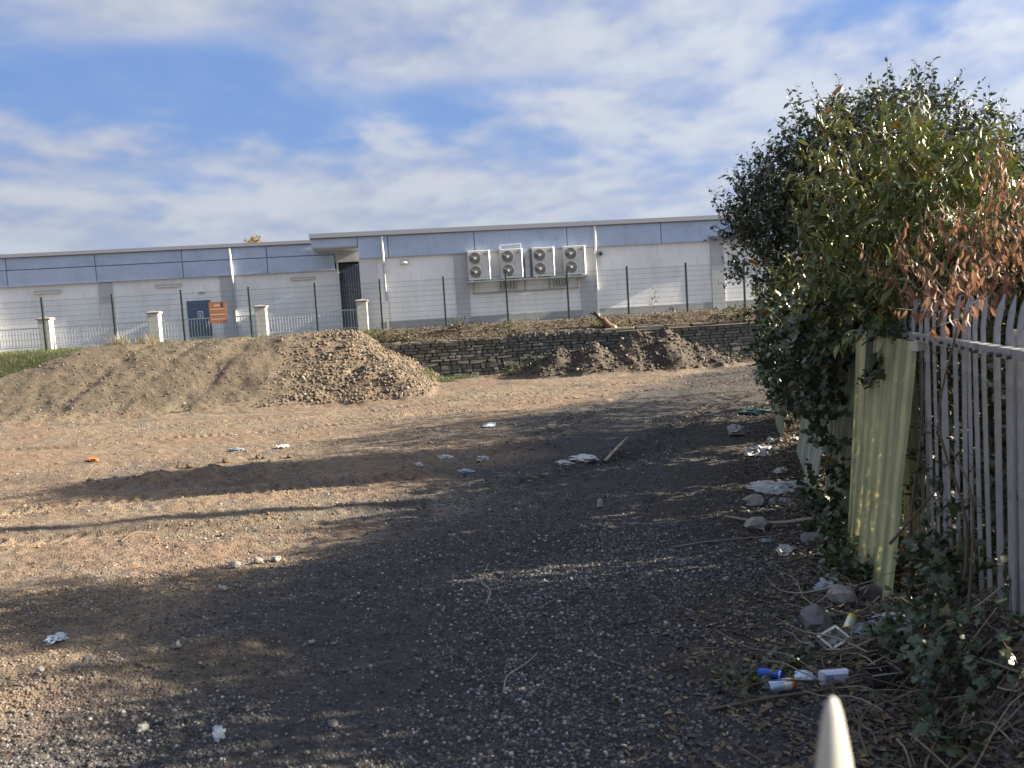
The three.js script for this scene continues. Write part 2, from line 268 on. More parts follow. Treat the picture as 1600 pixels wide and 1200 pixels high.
// ---------------------------------------------------------------- long low building
const plaster = dtex(512, (u, v) => { const n = tfbm(u * 6, v * 6, 6, 6, 301), st = tfbm(u * 40, v * 3, 40, 3, 305); const g = sstep(0.25, 0.6, tfbm(u * 22, v * 4, 22, 4, 309)) * 0.07, b = 0.93 + n * 0.09 + st * 0.05 - g; return [b, b, b * 0.99]; });
const whiteWall = std(0.9, 0.9, 0.89, 0.8, { map: again(plaster, 0.22, 0.22) });
const greyPaint = std(0.5, 0.51, 0.53, 0.75, { map: again(plaster, 0.4, 0.4) });
const plinthMat = std(0.4, 0.4, 0.39, 0.9, { map: again(plaster, 0.7, 0.7) });
const fasciaMat = std(0.45, 0.55, 0.72, 0.42, { metalness: 0.15, map: again(plaster, 0.3, 0.5) }), fasciaMat2 = std(0.48, 0.57, 0.74, 0.45, { metalness: 0.15, map: again(plaster, 0.45, 0.35) });
const roofMat = std(0.36, 0.38, 0.42, 0.6), jointMat = std(0.12, 0.15, 0.22, 0.8), pipeWhite = std(0.85, 0.84, 0.8, 0.5), pipeGrey = std(0.42, 0.43, 0.44, 0.55);
const darkGate = std(0.03, 0.045, 0.075, 0.5);
const B = [0, 0, -37];
{
  const b = thing('retail_building', 'long low white building with blue panelled fascia and flat grey roof edge', 'building', B, TH);
  const SL = -42, SR = 22, W = 0;
  // white wall bays, recessed between grey pilasters
  const bays = (edges, y0, y1, z) => { for (let i = 0; i < edges.length - 1; i++) obj('wall_bay', bx(edges[i] + 0.002, edges[i + 1] - 0.002, y0, y1, z - 0.3, z), whiteWall, b); };
  bays([-6.36, -2.24, -1.64, 3.4, 4.13, 9.54, 10.15, 15.6, 16.2, SR], 1.6, 5.25, 0);
  bays([SL, -33.9, -28.4, -22.9, -17.74, -17.2, -12.58, -11.97, -7.46], 1.6, 4.95, -1.8);
  for (const [a, c] of [[-6.36, -5.62], [-2.24, -1.64], [3.4, 4.13], [9.54, 10.15], [15.6, 16.2]]) obj('pilaster', bx(a, c, 1.6, 5.19, 0.003, 0.07), a < -6 ? std(0.62, 0.62, 0.61, 0.8) : greyPaint, b);
  for (const a of [-28.4, -22.9, -17.74, -12.58]) obj('pilaster', bx(a, a + 0.58, 1.6, 4.86, -1.797, -1.73), greyPaint, b);
  for (const [a, c] of [[-5.62, -2.24], [-1.64, 3.4], [4.13, 9.54], [10.15, 15.6]]) obj('plinth', bx(a + 0.003, c - 0.003, 1.6, 2.42, 0.003, 0.05), plinthMat, b);
  // fascia panels with open joints
  const back = obj('fascia_backing', [bx(-6.3, SR, 5.21, 6.12, 0.004, 0.08), bx(SL, -7.5, 4.9, 6.1, -1.796, -1.7), bx(-8.3, -6.3, 5.76, 6.12, -1.6, 0.06)], jointMat, b);
  const jr = [-6.36, -5.07, -1.3, 2.85, 7.19, 11.4, 15.6, 19.8, SR];
  for (let i = 0; i < jr.length - 1; i++) obj('fascia_panel', boxUV(cbox(jr[i + 1] - jr[i] - 0.03, 0.93, 0.06, 0.008).translate((jr[i] + jr[i + 1]) / 2, 5.66, 0.12)), i % 3 ? fasciaMat : fasciaMat2, b);
  obj('fascia_panel', cbox(1.96, 0.38, 0.06, 0.008).translate(-7.35, 5.93, 0.1), fasciaMat2, b);
  const jl = []; for (let s = -6.84 - 3.63 * 10; s < -7; s += 3.63) jl.push(Math.max(SL, s)); jl.push(-7.5);
  for (let i = 0; i < jl.length - 1; i++) for (const [y0, y1] of [[4.88, 5.57], [5.6, 6.1]]) if (jl[i + 1] - jl[i] > 0.1) obj('fascia_panel', cbox(jl[i + 1] - jl[i] - 0.03, y1 - y0, 0.06, 0.008).translate((jl[i] + jl[i + 1]) / 2, (y0 + y1) / 2, -1.66), (i + (y0 > 5 ? 1 : 0)) % 3 ? fasciaMat : fasciaMat2, b);
  obj('soffit', bx(-8.3, -6.37, 5.7, 5.74, -1.6, 0.09), greyPaint, b);
  obj('side_wall', bx(-6.36, -6.05, 1.6, 5.2, -1.79, -0.31), whiteWall, b);
  obj('roof_edge', [bx(-8.36, SR, 6.14, 6.33, -0.5, 0.3), bx(SL, -8.37, 6.12, 6.27, -2.4, -1.5)], roofMat, b);
  obj('gutter_lip', [bx(-8.36, SR, 6.105, 6.137, 0.1, 0.24), bx(SL, -8.37, 6.085, 6.117, -1.68, -1.56)], std(0.2, 0.2, 0.24, 0.6), b);
  obj('roof_deck', bx(SL, SR, 5.96, 6.08, -22, -2.45), roofMat, b);
  obj('rear_shell', [bx(SL, SR, 1.6, 5.95, -22, -21.7), bx(SL, SL + 0.3, 1.6, 5.95, -21.7, -2.2), bx(SR - 0.3, SR, 1.6, 5.95, -21.7, -0.35)], whiteWall, b);
  // gate in the recess
  const g = obj('gate', bx(-7.36, -6.4, 1.6, 5.14, -1.98, -1.9), darkGate, b);
  for (let i = 0; i < 9; i++) obj('gate_bar', cyl(0.016, 0.016, 3.1, 6).translate(-7.3 + i * 0.11, 2, -1.85), std(0.07, 0.09, 0.13, 0.5), g);
  obj('gate_frame', [bx(-7.45, -7.37, 1.6, 5.2, -1.9, -1.72)], pipeWhite, b);
  obj('lintel_panel', bx(-7.48, -6.37, 5.22, 5.69, -1.9, -1.6), greyPaint, b);
  // downpipes: white over the fascia, grey on the wall
  for (const [s, z, y, h] of [[-5.3, 0.2, 5.05, 6.1], [4.12, 0.2, 5.02, 6.1], [-12.02, -1.58, 4.75, 6.08]]) {
    const p = obj('downpipe', [tube([[s, h, z + 0.03], [s, y + 0.3, z + 0.02], [s, y + 0.08, z - 0.02], [s, y - 0.1, z - 0.1]], 0.05, 0.05, 8, 12)], pipeWhite, b);
    obj('lower_pipe', tube([[s, y - 0.05, z - 0.1], [s, 2, z - 0.1]], 0.045, 0.045, 8, 2), pipeGrey, p);
    obj('pipe_boot', tube([[s, 3.3, z - 0.1], [s, 2.0, z - 0.1]], 0.052, 0.052, 8, 2), s < -8 ? pipeGrey : pipeWhite, p);
  }
  obj('corner_pipe', tube([[-22.35, 4.3, -1.6], [-22.2, 3.7, -1.5], [-22.1, 2.0, -1.5]], 0.07, 0.07, 8, 10), pipeWhite, b);
}
// things fixed to the building (positions along the facade, height, out from the wall)
const onB = (s, y, z) => [s * Math.cos(TH) + z * Math.sin(TH), y, -37 - s * Math.sin(TH) + z * Math.cos(TH)];
for (const [s, label] of [[-19.85, 'long slim wall light above the empty bay beyond the first gate pillar'], [-14.8, 'long slim wall light above the dark blue notice and orange board'], [-8.98, 'long slim wall light beside the dark recessed gate']]) {
  const t = thing('wall_light', label, 'wall light', onB(s, 4.6, -1.8), TH, 'slim lights along the recessed facade');
  obj('housing', cbox(1.1, 0.1, 0.09, 0.015).translate(0, 0, 0.06), std(0.45, 0.44, 0.4, 0.6), t); obj('diffuser', cbox(1.0, 0.06, 0.05, 0.012).translate(0, -0.05, 0.09), std(0.7, 0.66, 0.55, 0.4), t);
}
{
  const t = thing('bulkhead_light', 'small oval bulkhead light high on the white wall', 'wall light', onB(-4.4, 4.94, 0), TH);
  obj('back_plate', cbox(0.34, 0.16, 0.05, 0.012).translate(0, 0, 0.03), pipeGrey, t); const s = new THREE.SphereGeometry(0.15, 14, 10); s.scale(1.15, 0.5, 0.7); obj('lens', s.translate(0, -0.02, 0.1), std(0.8, 0.8, 0.76, 0.3), t);
  const d = thing('dome_camera', 'round security camera beside the downpipe under the fascia', 'camera', onB(4.36, 4.88, 0), TH);
  obj('mount', new THREE.CylinderGeometry(0.12, 0.12, 0.09, 16).rotateX(Math.PI / 2).translate(0, 0, 0.05), pipeGrey, d); obj('dome', new THREE.SphereGeometry(0.085, 14, 10).translate(0, 0, 0.11), std(0.02, 0.02, 0.025, 0.15), d);
}
// air conditioning condensers on their shelf
const acCase = std(0.66, 0.66, 0.63, 0.5), acDark = std(0.05, 0.055, 0.06, 0.6), acGuard = std(0.28, 0.29, 0.3, 0.5), acTrim = std(0.82, 0.81, 0.77, 0.4);
function condenser(label, pos, w = 0.95, h = 1.27, fans = 2) {
  const t = thing('air_conditioner', label, 'air conditioner', pos, TH, 'condenser units hung on the white wall');
  const wear = 0.88 + ((Math.abs(pos[0] * 7.3) % 1) * 0.2); obj('casing', boxUV(cbox(w, h, 0.36, 0.02).translate(0, h / 2, 0)), std(0.66 * wear, 0.66 * wear, 0.62 * wear, 0.5, { map: again(plaster, 0.8, 0.8) }), t);
  obj('side_panel', [new THREE.BoxGeometry(0.075, h - 0.02, 0.03).rotateY(0.75).translate(w / 2 - 0.0, h / 2, 0.185)], acTrim, t);
  for (let k = 0; k < fans; k++) {
    const y = fans === 2 ? h * (0.27 + 0.47 * k) : h / 2, R = fans === 2 ? 0.255 : h * 0.36, x = -w * 0.16;
    const f = obj('fan', new THREE.CylinderGeometry(R, R, 0.02, 28).rotateX(Math.PI / 2).translate(x, y, 0.185), acDark, t);
    const rings = []; for (const q of [0.98, 0.8, 0.62, 0.44]) rings.push(new THREE.TorusGeometry(R * q, 0.008, 5, 28).translate(x, y, 0.215)); for (let a = 0; a < 8; a++) rings.push(new THREE.BoxGeometry(R * 1.9, 0.009, 0.009).rotateZ((a / 8) * Math.PI).translate(x, y, 0.212));
    obj('fan_guard', rings, acGuard, f); obj('hub', new THREE.CylinderGeometry(0.062, 0.062, 0.03, 14).rotateX(Math.PI / 2).translate(x, y, 0.222), acTrim, f);
    const bl = []; for (let a = 0; a < 3; a++) bl.push(new THREE.BoxGeometry(R * 0.8, R * 0.45, 0.01).rotateX(0.35).translate(R * 0.45, 0, 0).rotateZ((a / 3) * 2 * Math.PI + 0.4).translate(x, y, 0.2)); obj('blades', bl, std(0.14, 0.14, 0.145, 0.5), f);
  }
  obj('badge', bx(w * 0.23, w * 0.4, h - 0.22, h - 0.14, 0.181, 0.186), std(0.42, 0.3, 0.27, 0.6), t);
  obj('service_cover', cbox(w * 0.26, h * 0.4, 0.012, 0.004).translate(w * 0.31, h * 0.32, 0.184), std(0.6, 0.6, 0.58, 0.5), t);
  obj('foot', bx(-w * 0.4, -w * 0.3, -0.05, 0.0, -0.16, 0.16), pipeGrey, t); obj('foot', bx(w * 0.3, w * 0.4, -0.05, 0, -0.16, 0.16), pipeGrey, t);
  return t;
}
condenser('twin fan air conditioner beside the grey pilaster, first on the shelf', onB(-1.2, 3.99, 0.32));
condenser('twin fan air conditioner under a wire guard frame', onB(0.24, 3.99, 0.32));
condenser('twin fan air conditioner with a grey duct box against its side', onB(1.66, 3.99, 0.32));
condenser('twin fan air conditioner beside the white downpipe, last on the shelf', onB(3.06, 3.99, 0.32));
condenser('small air conditioner high on the fascia behind the shrub tips', onB(11.05, 5.42, 0.36), 0.8, 0.62, 1);
{
  let t = thing('condenser_shelf', 'grey steel shelf with brackets carrying the four air conditioners', 'shelf', onB(0.92, 3.88, 0), TH);
  obj('deck', bx(-2.7, 2.72, 0, 0.055, 0.08, 0.62), std(0.3, 0.36, 0.38, 0.6), t);
  for (const s of [-2.4, -1.2, -0.1, 1.0, 2.3]) obj('bracket', [bx(s, s + 0.035, -0.45, 0, 0.075, 0.12), tube([[s + 0.017, -0.44, 0.12], [s + 0.017, -0.01, 0.56]], 0.015, 0.015, 5, 1)], std(0.3, 0.27, 0.27, 0.6), t);
  obj('lower_rail', bx(-2.42, 2.38, -0.49, -0.452, 0.075, 0.115), std(0.25, 0.22, 0.23, 0.6), t);
  for (const s of [-0.62, 1.72]) { // looped refrigerant pipes under the shelf
    const g = []; for (let i = 0; i < 5; i++) g.push(tube([[s + i * 0.14 - 0.5, -0.02, 0.14], [s + i * 0.14 - 0.5, -0.26, 0.14], [s + i * 0.14 - 0.46, -0.37, 0.14], [s + i * 0.14 - 0.4, -0.26, 0.14], [s + i * 0.14 - 0.4, -0.02, 0.14]], 0.017, 0.017, 5, 14)); obj('pipe_loop', g, std(0.2, 0.21, 0.22, 0.6), t);
  }
  t = thing('guard_frame', 'thin wire guard frame standing over the second air conditioner', 'frame', onB(0.24, 5.27, 0.3), TH);
  obj('wire', [[[-0.46, 0, 0.15], [-0.46, 0.17, 0.15], [0.46, 0.2, 0.15], [0.46, 0, 0.15]], [[-0.46, 0, -0.15], [-0.46, 0.17, -0.15], [0.46, 0.2, -0.15], [0.46, 0, -0.15]]].flatMap((p) => [0, 1, 2].map((i) => tube([p[i], p[i + 1]], 0.012, 0.012, 5, 1))), acTrim, t);
  t = thing('duct_box', 'tall grey duct box between two air conditioners', 'duct', onB(0.95, 3.95, 0.3), TH);
  obj('duct', cbox(0.2, 1.22, 0.3, 0.015).translate(0, 0.62, 0), std(0.42, 0.45, 0.47, 0.6), t); for (const y of [0.5, 0.9]) obj('duct_seam', bx(-0.105, 0.105, y, y + 0.03, -0.153, 0.157), acGuard, t);
  t = thing('condenser_shelf', 'short grey shelf under the small condenser on the fascia', 'shelf', onB(10.45, 5.33, 0), TH);
  obj('deck', bx(-0.98, 1.1, 0, 0.045, 0.16, 0.66), std(0.3, 0.33, 0.36, 0.6), t); for (const x of [-0.9, 0.9]) obj('bracket', bx(x, x + 0.04, -0.22, 0, 0.16, 0.2), acGuard, t);
}
function canvasTex(w, h, draw) { const c = document.createElement('canvas'); c.width = w; c.height = h; draw(c.getContext('2d'), w, h); const t = new THREE.CanvasTexture(c); t.colorSpace = THREE.SRGBColorSpace; return t; }
{
  const tx = canvasTex(128, 96, (c, w, h) => { c.fillStyle = '#465a76'; c.fillRect(0, 0, w, h); c.strokeStyle = '#d6dde6'; c.lineWidth = 4; c.strokeRect(58, 42, 26, 26); c.fillStyle = '#d6dde6'; c.fillRect(66, 48, 4, 15); c.fillRect(66, 48, 11, 3); c.fillRect(66, 54, 9, 3); c.fillRect(66, 60, 11, 3); });
  const t = thing('wall_notice', 'dark blue notice panel with a white squared letter on the wall', 'sign', onB(-13.6, 2.2, -1.8), TH);
  const p = obj('panel', new THREE.PlaneGeometry(0.98, 1.1).translate(0, 1.1, 0.056), new THREE.MeshStandardMaterial({ map: tx, roughness: 0.6 }), t); obj('panel_back', bx(-0.5, 0.5, 0.0, 1.66, 0.01, 0.052), std(0.05, 0.08, 0.13, 0.6), t);
  obj('vent', bx(0.05, 0.3, 1.95, 2.04, 0.005, 0.05), pipeGrey, t);
}

// ---------------------------------------------------------------- gate pillars and railings in front of the building
const onF = (s, y, Z0, z = 0) => [s * Math.cos(TH) + z * Math.sin(TH), y, -Z0 - s * Math.sin(TH) + z * Math.cos(TH)];
const pillarMat = std(0.6, 0.58, 0.53, 0.85, { map: again(plaster, 0.9, 0.9), bumpMap: speck, bumpScale: 0.006 }), capMat = std(0.5, 0.44, 0.38, 0.9, { map: speck });
{
  const ss = [-18.82, -14.62, -10.36, -6.2], lab = ['cream gate pillar beside the white corner pipe', 'cream gate pillar between two plain railing panels', 'cream gate pillar next to the orange board', 'cream gate pillar by the dark recessed gate'];
  ss.forEach((s, i) => {
    const t = thing('gate_pillar', lab[i], 'pillar', onF(s, 1.95, 36), TH, 'pillars between the railing panels');
    obj('shaft', cbox(0.44, 1.36, 0.44, 0.02).translate(0, 0.68, 0), pillarMat, t); const cp = obj('cap', [cbox(0.54, 0.07, 0.54, 0.015).translate(0, 1.395, 0)], capMat, t); const cone = new THREE.ConeGeometry(0.36, 0.05, 4).rotateY(Math.PI / 4).translate(0, 1.453, 0); obj('cap_slope', cone, capMat, cp);
  });
  const railMat = std(0.5, 0.53, 0.55, 0.5, { metalness: 0.3 }), bar = cyl(0.012, 0.012, 0.76, 5);
  const rl = ['galvanised railing panel running behind the pillar with the white corner pipe', 'galvanised railing panel between the first and second cream pillars', 'galvanised railing panel with the orange board on it', 'galvanised railing panel ending at the pillar by the dark gate'];
  [[-23, -19.06], [-18.58, -14.86], [-14.38, -10.6], [-10.12, -6.44]].forEach(([a, c], i) => {
    const t = thing('railing', rl[i], 'railing', onF((a + c) / 2, 2.2, 36), TH, 'railing panels between the cream pillars'), L = (c - a) / 2;
    for (const y of [0.02, 0.78]) obj('rail', bx(-L, L, y, y + 0.035, -0.02, 0.02), railMat, t);
    const n = Math.round((2 * L) / 0.118); for (let k = 0; k <= n; k++) { const m = obj('bar', bar, railMat, t); m.position.set(-L + 0.03 + (k * (2 * L - 0.06)) / n, 0.04, 0); }
  });
  const tx = canvasTex(128, 160, (c, w, h) => { c.fillStyle = '#c97a52'; c.fillRect(0, 0, w, h); c.fillStyle = '#f0c3a6'; c.fillRect(40, 18, 44, 14); c.fillStyle = '#3f3a3c'; c.fillRect(92, 2, 16, 44); c.fillStyle = '#e9c98f'; c.fillRect(6, 50, 116, 8); c.fillStyle = '#8a8a4a'; c.fillRect(6, 60, 110, 5); c.fillStyle = '#f1d6bd'; c.fillRect(6, 92, 116, 7); c.fillStyle = '#6d9a58'; c.fillRect(18, 112, 96, 5); c.fillStyle = '#ecb890'; c.fillRect(6, 126, 116, 10); });
  const t = thing('orange_board', 'orange printed board fixed to the railing in front of the blue notice', 'sign', onF(-12.08, 2.78, 35.94), TH);
  obj('sheet', new THREE.PlaneGeometry(0.66, 0.84).translate(0, 0.43, 0.012), new THREE.MeshStandardMaterial({ map: tx, roughness: 0.6 }), t); obj('backing', bx(-0.34, 0.34, 0, 0.86, -0.012, 0.008), std(0.45, 0.13, 0.04, 0.7), t); obj('clip', [bx(-0.3, -0.26, 0.1, 0.16, -0.035, -0.012), bx(0.26, 0.3, 0.1, 0.16, -0.035, -0.012)], pipeGrey, t);
}

// ---------------------------------------------------------------- green mesh fence along the top of the bank
{
  const t = thing('mesh_fence', 'green steel mesh panel fence on square posts along the top of the bank', 'fence', [0, 0, -33], TH);
  const fm = std(0.012, 0.035, 0.03, 0.5), wm = std(0.09, 0.13, 0.13, 0.5), n = 16, s0 = -17.32 - 2.475 * 2, sp = 2.475, post = cbox(0.07, 2.15, 0.07, 0.006).translate(0, 1.07, 0), cap = bx(-0.04, 0.04, 2.146, 2.16, -0.04, 0.04);
  const wires = []; for (let y = 0.08; y < 1.95; y += 0.2) for (const z of [-0.008, 0.008]) wires.push(bx(0.04, sp - 0.04, y - 0.004, y + 0.004, z - 0.004, z + 0.004)); for (let x = 0.06; x < sp - 0.03; x += 0.05) wires.push(bx(x - 0.002, x + 0.002, 0.04, 1.93, -0.002, 0.002));
  const wg = join(wires);
  for (let i = 0; i < n; i++) {
    const s = s0 + sp * i, p = obj('post', post, fm, t); p.position.set(s, 1.86 + ((i * 37) % 5) * 0.008, 0); obj('post_cap', cap, fm, p);
    if (i < n - 1) { const w = obj('mesh_panel', wg, wm, t); w.position.set(s, 2.03, 0); }
  }
}

// ---------------------------------------------------------------- palisade along the right of the site
const rusty = dtex(512, (u, v) => { const n = tfbm(u * 8, v * 8, 8, 5, 601), f = tfbm(u * 30, v * 30, 30, 4, 605), k = sstep(0.28, 0.55, n * 0.7 + f * 0.6), b = 0.86 + f * 0.22; return mix3([b, b, b], [0.5, 0.3, 0.18], k * 0.8); });
const galv = std(0.36, 0.365, 0.37, 0.55, { metalness: 0.25, map: again(rusty, 1.1, 0.7) });
function paleGeo(w, h, bend, thick = 0.004) {
  const prof = [[-0.5, 0.006], [-0.3, -0.006], [-0.1, 0.004], [0.1, 0.004], [0.3, -0.006], [0.5, 0.006]], rows = [[0, 1, 0], [h - 0.27, 1, 0], [h - 0.16, 1, 0.12], [h - 0.09, 1, 0.4], [h - 0.05, 0.8, 0.62], [h, 0.1, 1]];
  const loop = [...prof.map(([x, z]) => [x, z]), ...[...prof].reverse().map(([x, z]) => [x, z + thick])], pos = [], uv = [], idx = [], m = loop.length;
  for (const [y, k, b] of rows) loop.forEach(([x, z]) => { pos.push(x * w * k, y, z * (0.4 + 0.6 * k) + b * bend); uv.push(x * w + 0.37, y); });
  for (let i = 0; i < rows.length - 1; i++) for (let j = 0; j < m; j++) { const a = i * m + j, b = i * m + ((j + 1) % m); idx.push(a, b, a + m, b, b + m, a + m); }
  const g = new THREE.BufferGeometry(); g.setAttribute('position', new THREE.Float32BufferAttribute(pos, 3)); g.setAttribute('uv', new THREE.Float32BufferAttribute(uv, 2)); g.setIndex(idx); const f = g.toNonIndexed(); f.computeVertexNormals(); return f;
}
const PHI = Math.atan2(1, 0.275), KP = Math.hypot(1, 0.275);
const onP = (Z, y, out = 0) => [fenceX(Z) + out * Math.sin(PHI), y, -Z + out * Math.cos(PHI)];   // out > 0: beyond the palisade
{
  const t = thing('palisade_fence', 'grey galvanised palisade fence with bent pointed pales behind the ivy', 'fence', [1.277, 0, 0], PHI);
  const g = paleGeo(0.052, 2.17, 0.035), r = rng(77), bolt = new THREE.CylinderGeometry(0.011, 0.011, 0.02, 6).rotateX(Math.PI / 2);
  for (let k = 0; k < 50; k++) { const x = 1.25 + k * 0.17, m = obj('pale', g, galv, t); m.position.set(x, 0.0 + (r() - 0.5) * 0.012, 0.03); m.rotation.set((r() - 0.5) * 0.02, (r() - 0.5) * 0.12, (r() - 0.5) * 0.018); m.scale.z = 0.75 + r() * 0.5; for (const y of [1.895]) { const bm = obj('bolt', bolt, acDark, m); bm.position.set(0, y, -0.075); } }
  for (const y of [0.32, 1.9]) obj('rail', [bx(1.1, 9.8, y - 0.025, y + 0.025, -0.03, -0.023), bx(1.1, 9.8, y + 0.019, y + 0.0252, -0.0228, 0.02)], galv, t);
  for (const x of [4.15, 6.9, 9.65]) obj('fence_post', [bx(x - 0.05, x + 0.05, -0.1, 2.0, 0.065, 0.075), bx(x - 0.005, x + 0.005, -0.1, 2.0, 0.076, 0.16)], galv, t);
}
{ // the single pale standing close in front of the camera
  const t = thing('fence_pale', 'single pale grey steel fence pale with a rounded tip, standing apart from the palisade', 'fence pale', [0.316, 0, -0.84], 0.5);
  const pts = [[0.0, 1.784], [0.008, 1.778], [0.0125, 1.765], [0.017, 1.745], [0.0235, 1.71], [0.0285, 1.66], [0.03, 1.6], [0.03, 0]].map(([x, y]) => new THREE.Vector2(x, y)).reverse(), g = new THREE.LatheGeometry(pts, 18); g.scale(1, 1, 0.55);
  obj('shaft', g, std(0.46, 0.45, 0.41, 0.55), t); obj('ground_plate', cbox(0.14, 0.02, 0.12, 0.004).translate(0, groundY(0.316, 0.84) + 0.012, 0), galv, t);
}

// ---------------------------------------------------------------- corrugated sheets leaning on the palisade
const streaks = dtex(512, (u, v) => { const n = tfbm(u * 60, v * 3, 60, 3, 401), s = tfbm(u * 24, v * 2, 24, 3, 411), d = tfbm(u * 9, v * 9, 9, 5, 405), f = (u * 6) % 1, w = f + 0.03 * tnoise(u * 6, v * 5, 6, 415); const k = clamp(0.12 + s * 0.5 + 1.1 * Math.exp(-(((w - 0.25) / 0.06) ** 2)) + 0.8 * Math.exp(-(((w - 0.8) / 0.05) ** 2))); const a = mix3([0.5, 0.58, 0.4], [1, 0.95, 0.74], k), b = 0.84 + n * 0.16 + d * 0.2; return a.map((x) => x * b); });
function corrugated(name, label, c00, c10, c11, c01, ribs, depth, mat, group) { // corners as [x, y, Z]: bottom near, bottom far, top far, top near
  const t = thing(name, label, 'corrugated sheet', [c00[0], c00[1], -c00[2]], 0, group), P = (c) => V(c[0] - c00[0], c[1] - c00[1], -(c[2] - c00[2])), a = P(c00), b = P(c10), c = P(c11), d = P(c01);
  const nor = b.clone().sub(a).cross(d.clone().sub(a)).normalize(); if (nor.x > 0) nor.negate();
  const nu = ribs * 8, nv = 14, pos = [], uv = [], idx = [], q = V(0, 0, 0), e = V(0, 0, 0), wave = [0, 0, 0.5, 1, 1, 1, 0.5, 0], rr = rng(c00[2] * 100 | 0), bow = (rr() - 0.5) * 0.06;
  for (const side of [0, 1]) for (let i = 0; i <= nv; i++) for (let j = 0; j <= nu; j++) { const u = j / nu, v = i / nv; q.copy(a).lerp(b, u); e.copy(d).lerp(c, u); q.lerp(e, v).addScaledVector(nor, wave[j % 8] * depth + bow * Math.sin(v * Math.PI) + 0.008 * noise(u * 5, v * 4, 33) - side * 0.003); pos.push(q.x, q.y, q.z); uv.push(u, v); }
  const N = (nu + 1) * (nv + 1);
  for (let i = 0; i < nv; i++) for (let j = 0; j < nu; j++) { const k = i * (nu + 1) + j; idx.push(k, k + 1, k + nu + 1, k + 1, k + nu + 2, k + nu + 1, N + k, N + k + nu + 1, N + k + 1, N + k + 1, N + k + nu + 1, N + k + nu + 2); }
  const rim = (k, l) => idx.push(k, l, N + k, l, N + l, N + k); for (let j = 0; j < nu; j++) { rim(j, j + 1); rim(nv * (nu + 1) + j, nv * (nu + 1) + j + 1); } for (let i = 0; i < nv; i++) { rim(i * (nu + 1), (i + 1) * (nu + 1)); rim(i * (nu + 1) + nu, (i + 1) * (nu + 1) + nu); }
  const g = new THREE.BufferGeometry(); g.setAttribute('position', new THREE.Float32BufferAttribute(pos, 3)); g.setAttribute('uv', new THREE.Float32BufferAttribute(uv, 2)); g.setIndex(idx); const f = g.toNonIndexed(); f.computeVertexNormals();
  obj('sheet', f, mat, t); return { t, at: (u, v) => { q.copy(a).lerp(b, u); e.copy(d).lerp(c, u); return q.lerp(e, v).clone(); }, nor };
}
const grp = std(0.9, 0.88, 0.64, 0.45, { map: streaks, transmission: 0.5, thickness: 0, ior: 1.45 }), grpDull = std(0.42, 0.42, 0.33, 0.7, { map: again(streaks, 0.7, 1), transmission: 0.15 }), zinc = std(0.5, 0.52, 0.55, 0.55, { map: again(streaks, 0.8, 1) });
{
  const s = corrugated('corrugated_sheet', 'pale yellow green corrugated plastic sheet leaning on the palisade, bare of leaves', [2.5, -0.02, 5.55], [2.78, 0.1, 6.85], [2.97, 1.93, 7.0], [2.9, 1.86, 5.88], 6, 0.05, grp, 'corrugated sheets along the palisade');
  const cl = obj('edge_clip', cbox(0.07, 0.07, 0.1, 0.006), std(0.5, 0.47, 0.4, 0.7), s.t); cl.position.copy(s.at(0.02, 0.985)); cl.position.z += 0.05;
  const st = thing('timber_batten', 'dark timber batten hanging down the face of the yellow green sheet', 'batten', [0, 0, 0]); const p = s.at(0.62, 0.78).add(s.t.position).addScaledVector(s.nor, 0.055), p2 = s.at(0.62, 1.05).add(s.t.position).addScaledVector(s.nor, 0.06);
  const bm = obj('batten', cbox(0.1, p2.distanceTo(p), 0.02, 0.004), std(0.1, 0.1, 0.085, 0.8, { map: speck }), st); st.position.copy(p.clone().lerp(p2, 0.5)); st.quaternion.setFromUnitVectors(V(0, 1, 0), p2.clone().sub(p).normalize()); bm.rotation.y = Math.PI / 2 + 0.25;
  obj('nail', new THREE.SphereGeometry(0.008, 6, 5).translate(-0.014, 0.1, 0), galv, st);
  corrugated('corrugated_sheet', 'dull grey green corrugated sheet half hidden by ivy beside the bare yellow sheet', [3.02, -0.02, 7.35], [3.2, 0, 8.5], [3.42, 1.78, 8.6], [3.3, 1.86, 7.5], 6, 0.036, grpDull, 'corrugated sheets along the palisade');
  corrugated('corrugated_sheet', 'low whitish zinc corrugated sheet with a torn lower corner under the ivy', [3.16, -0.02, 8.75], [3.5, -0.02, 9.9], [3.74, 0.66, 9.9], [3.42, 0.95, 8.8], 7, 0.03, zinc, 'corrugated sheets along the palisade');
  corrugated('corrugated_sheet', 'stained grey white corrugated sheet behind the hanging ivy', [3.62, -0.02, 10.2], [4.02, -0.02, 11.7], [4.22, 1.35, 11.8], [3.86, 1.45, 10.3], 7, 0.035, zinc, 'corrugated sheets along the palisade');
  corrugated('corrugated_sheet', 'pale corrugated sheet at the far end of the ivy', [4.3, -0.02, 13.2], [4.85, -0.02, 15.2], [5.02, 1.2, 15.3], [4.56, 1.3, 13.3], 8, 0.035, grpDull, 'corrugated sheets along the palisade');
}
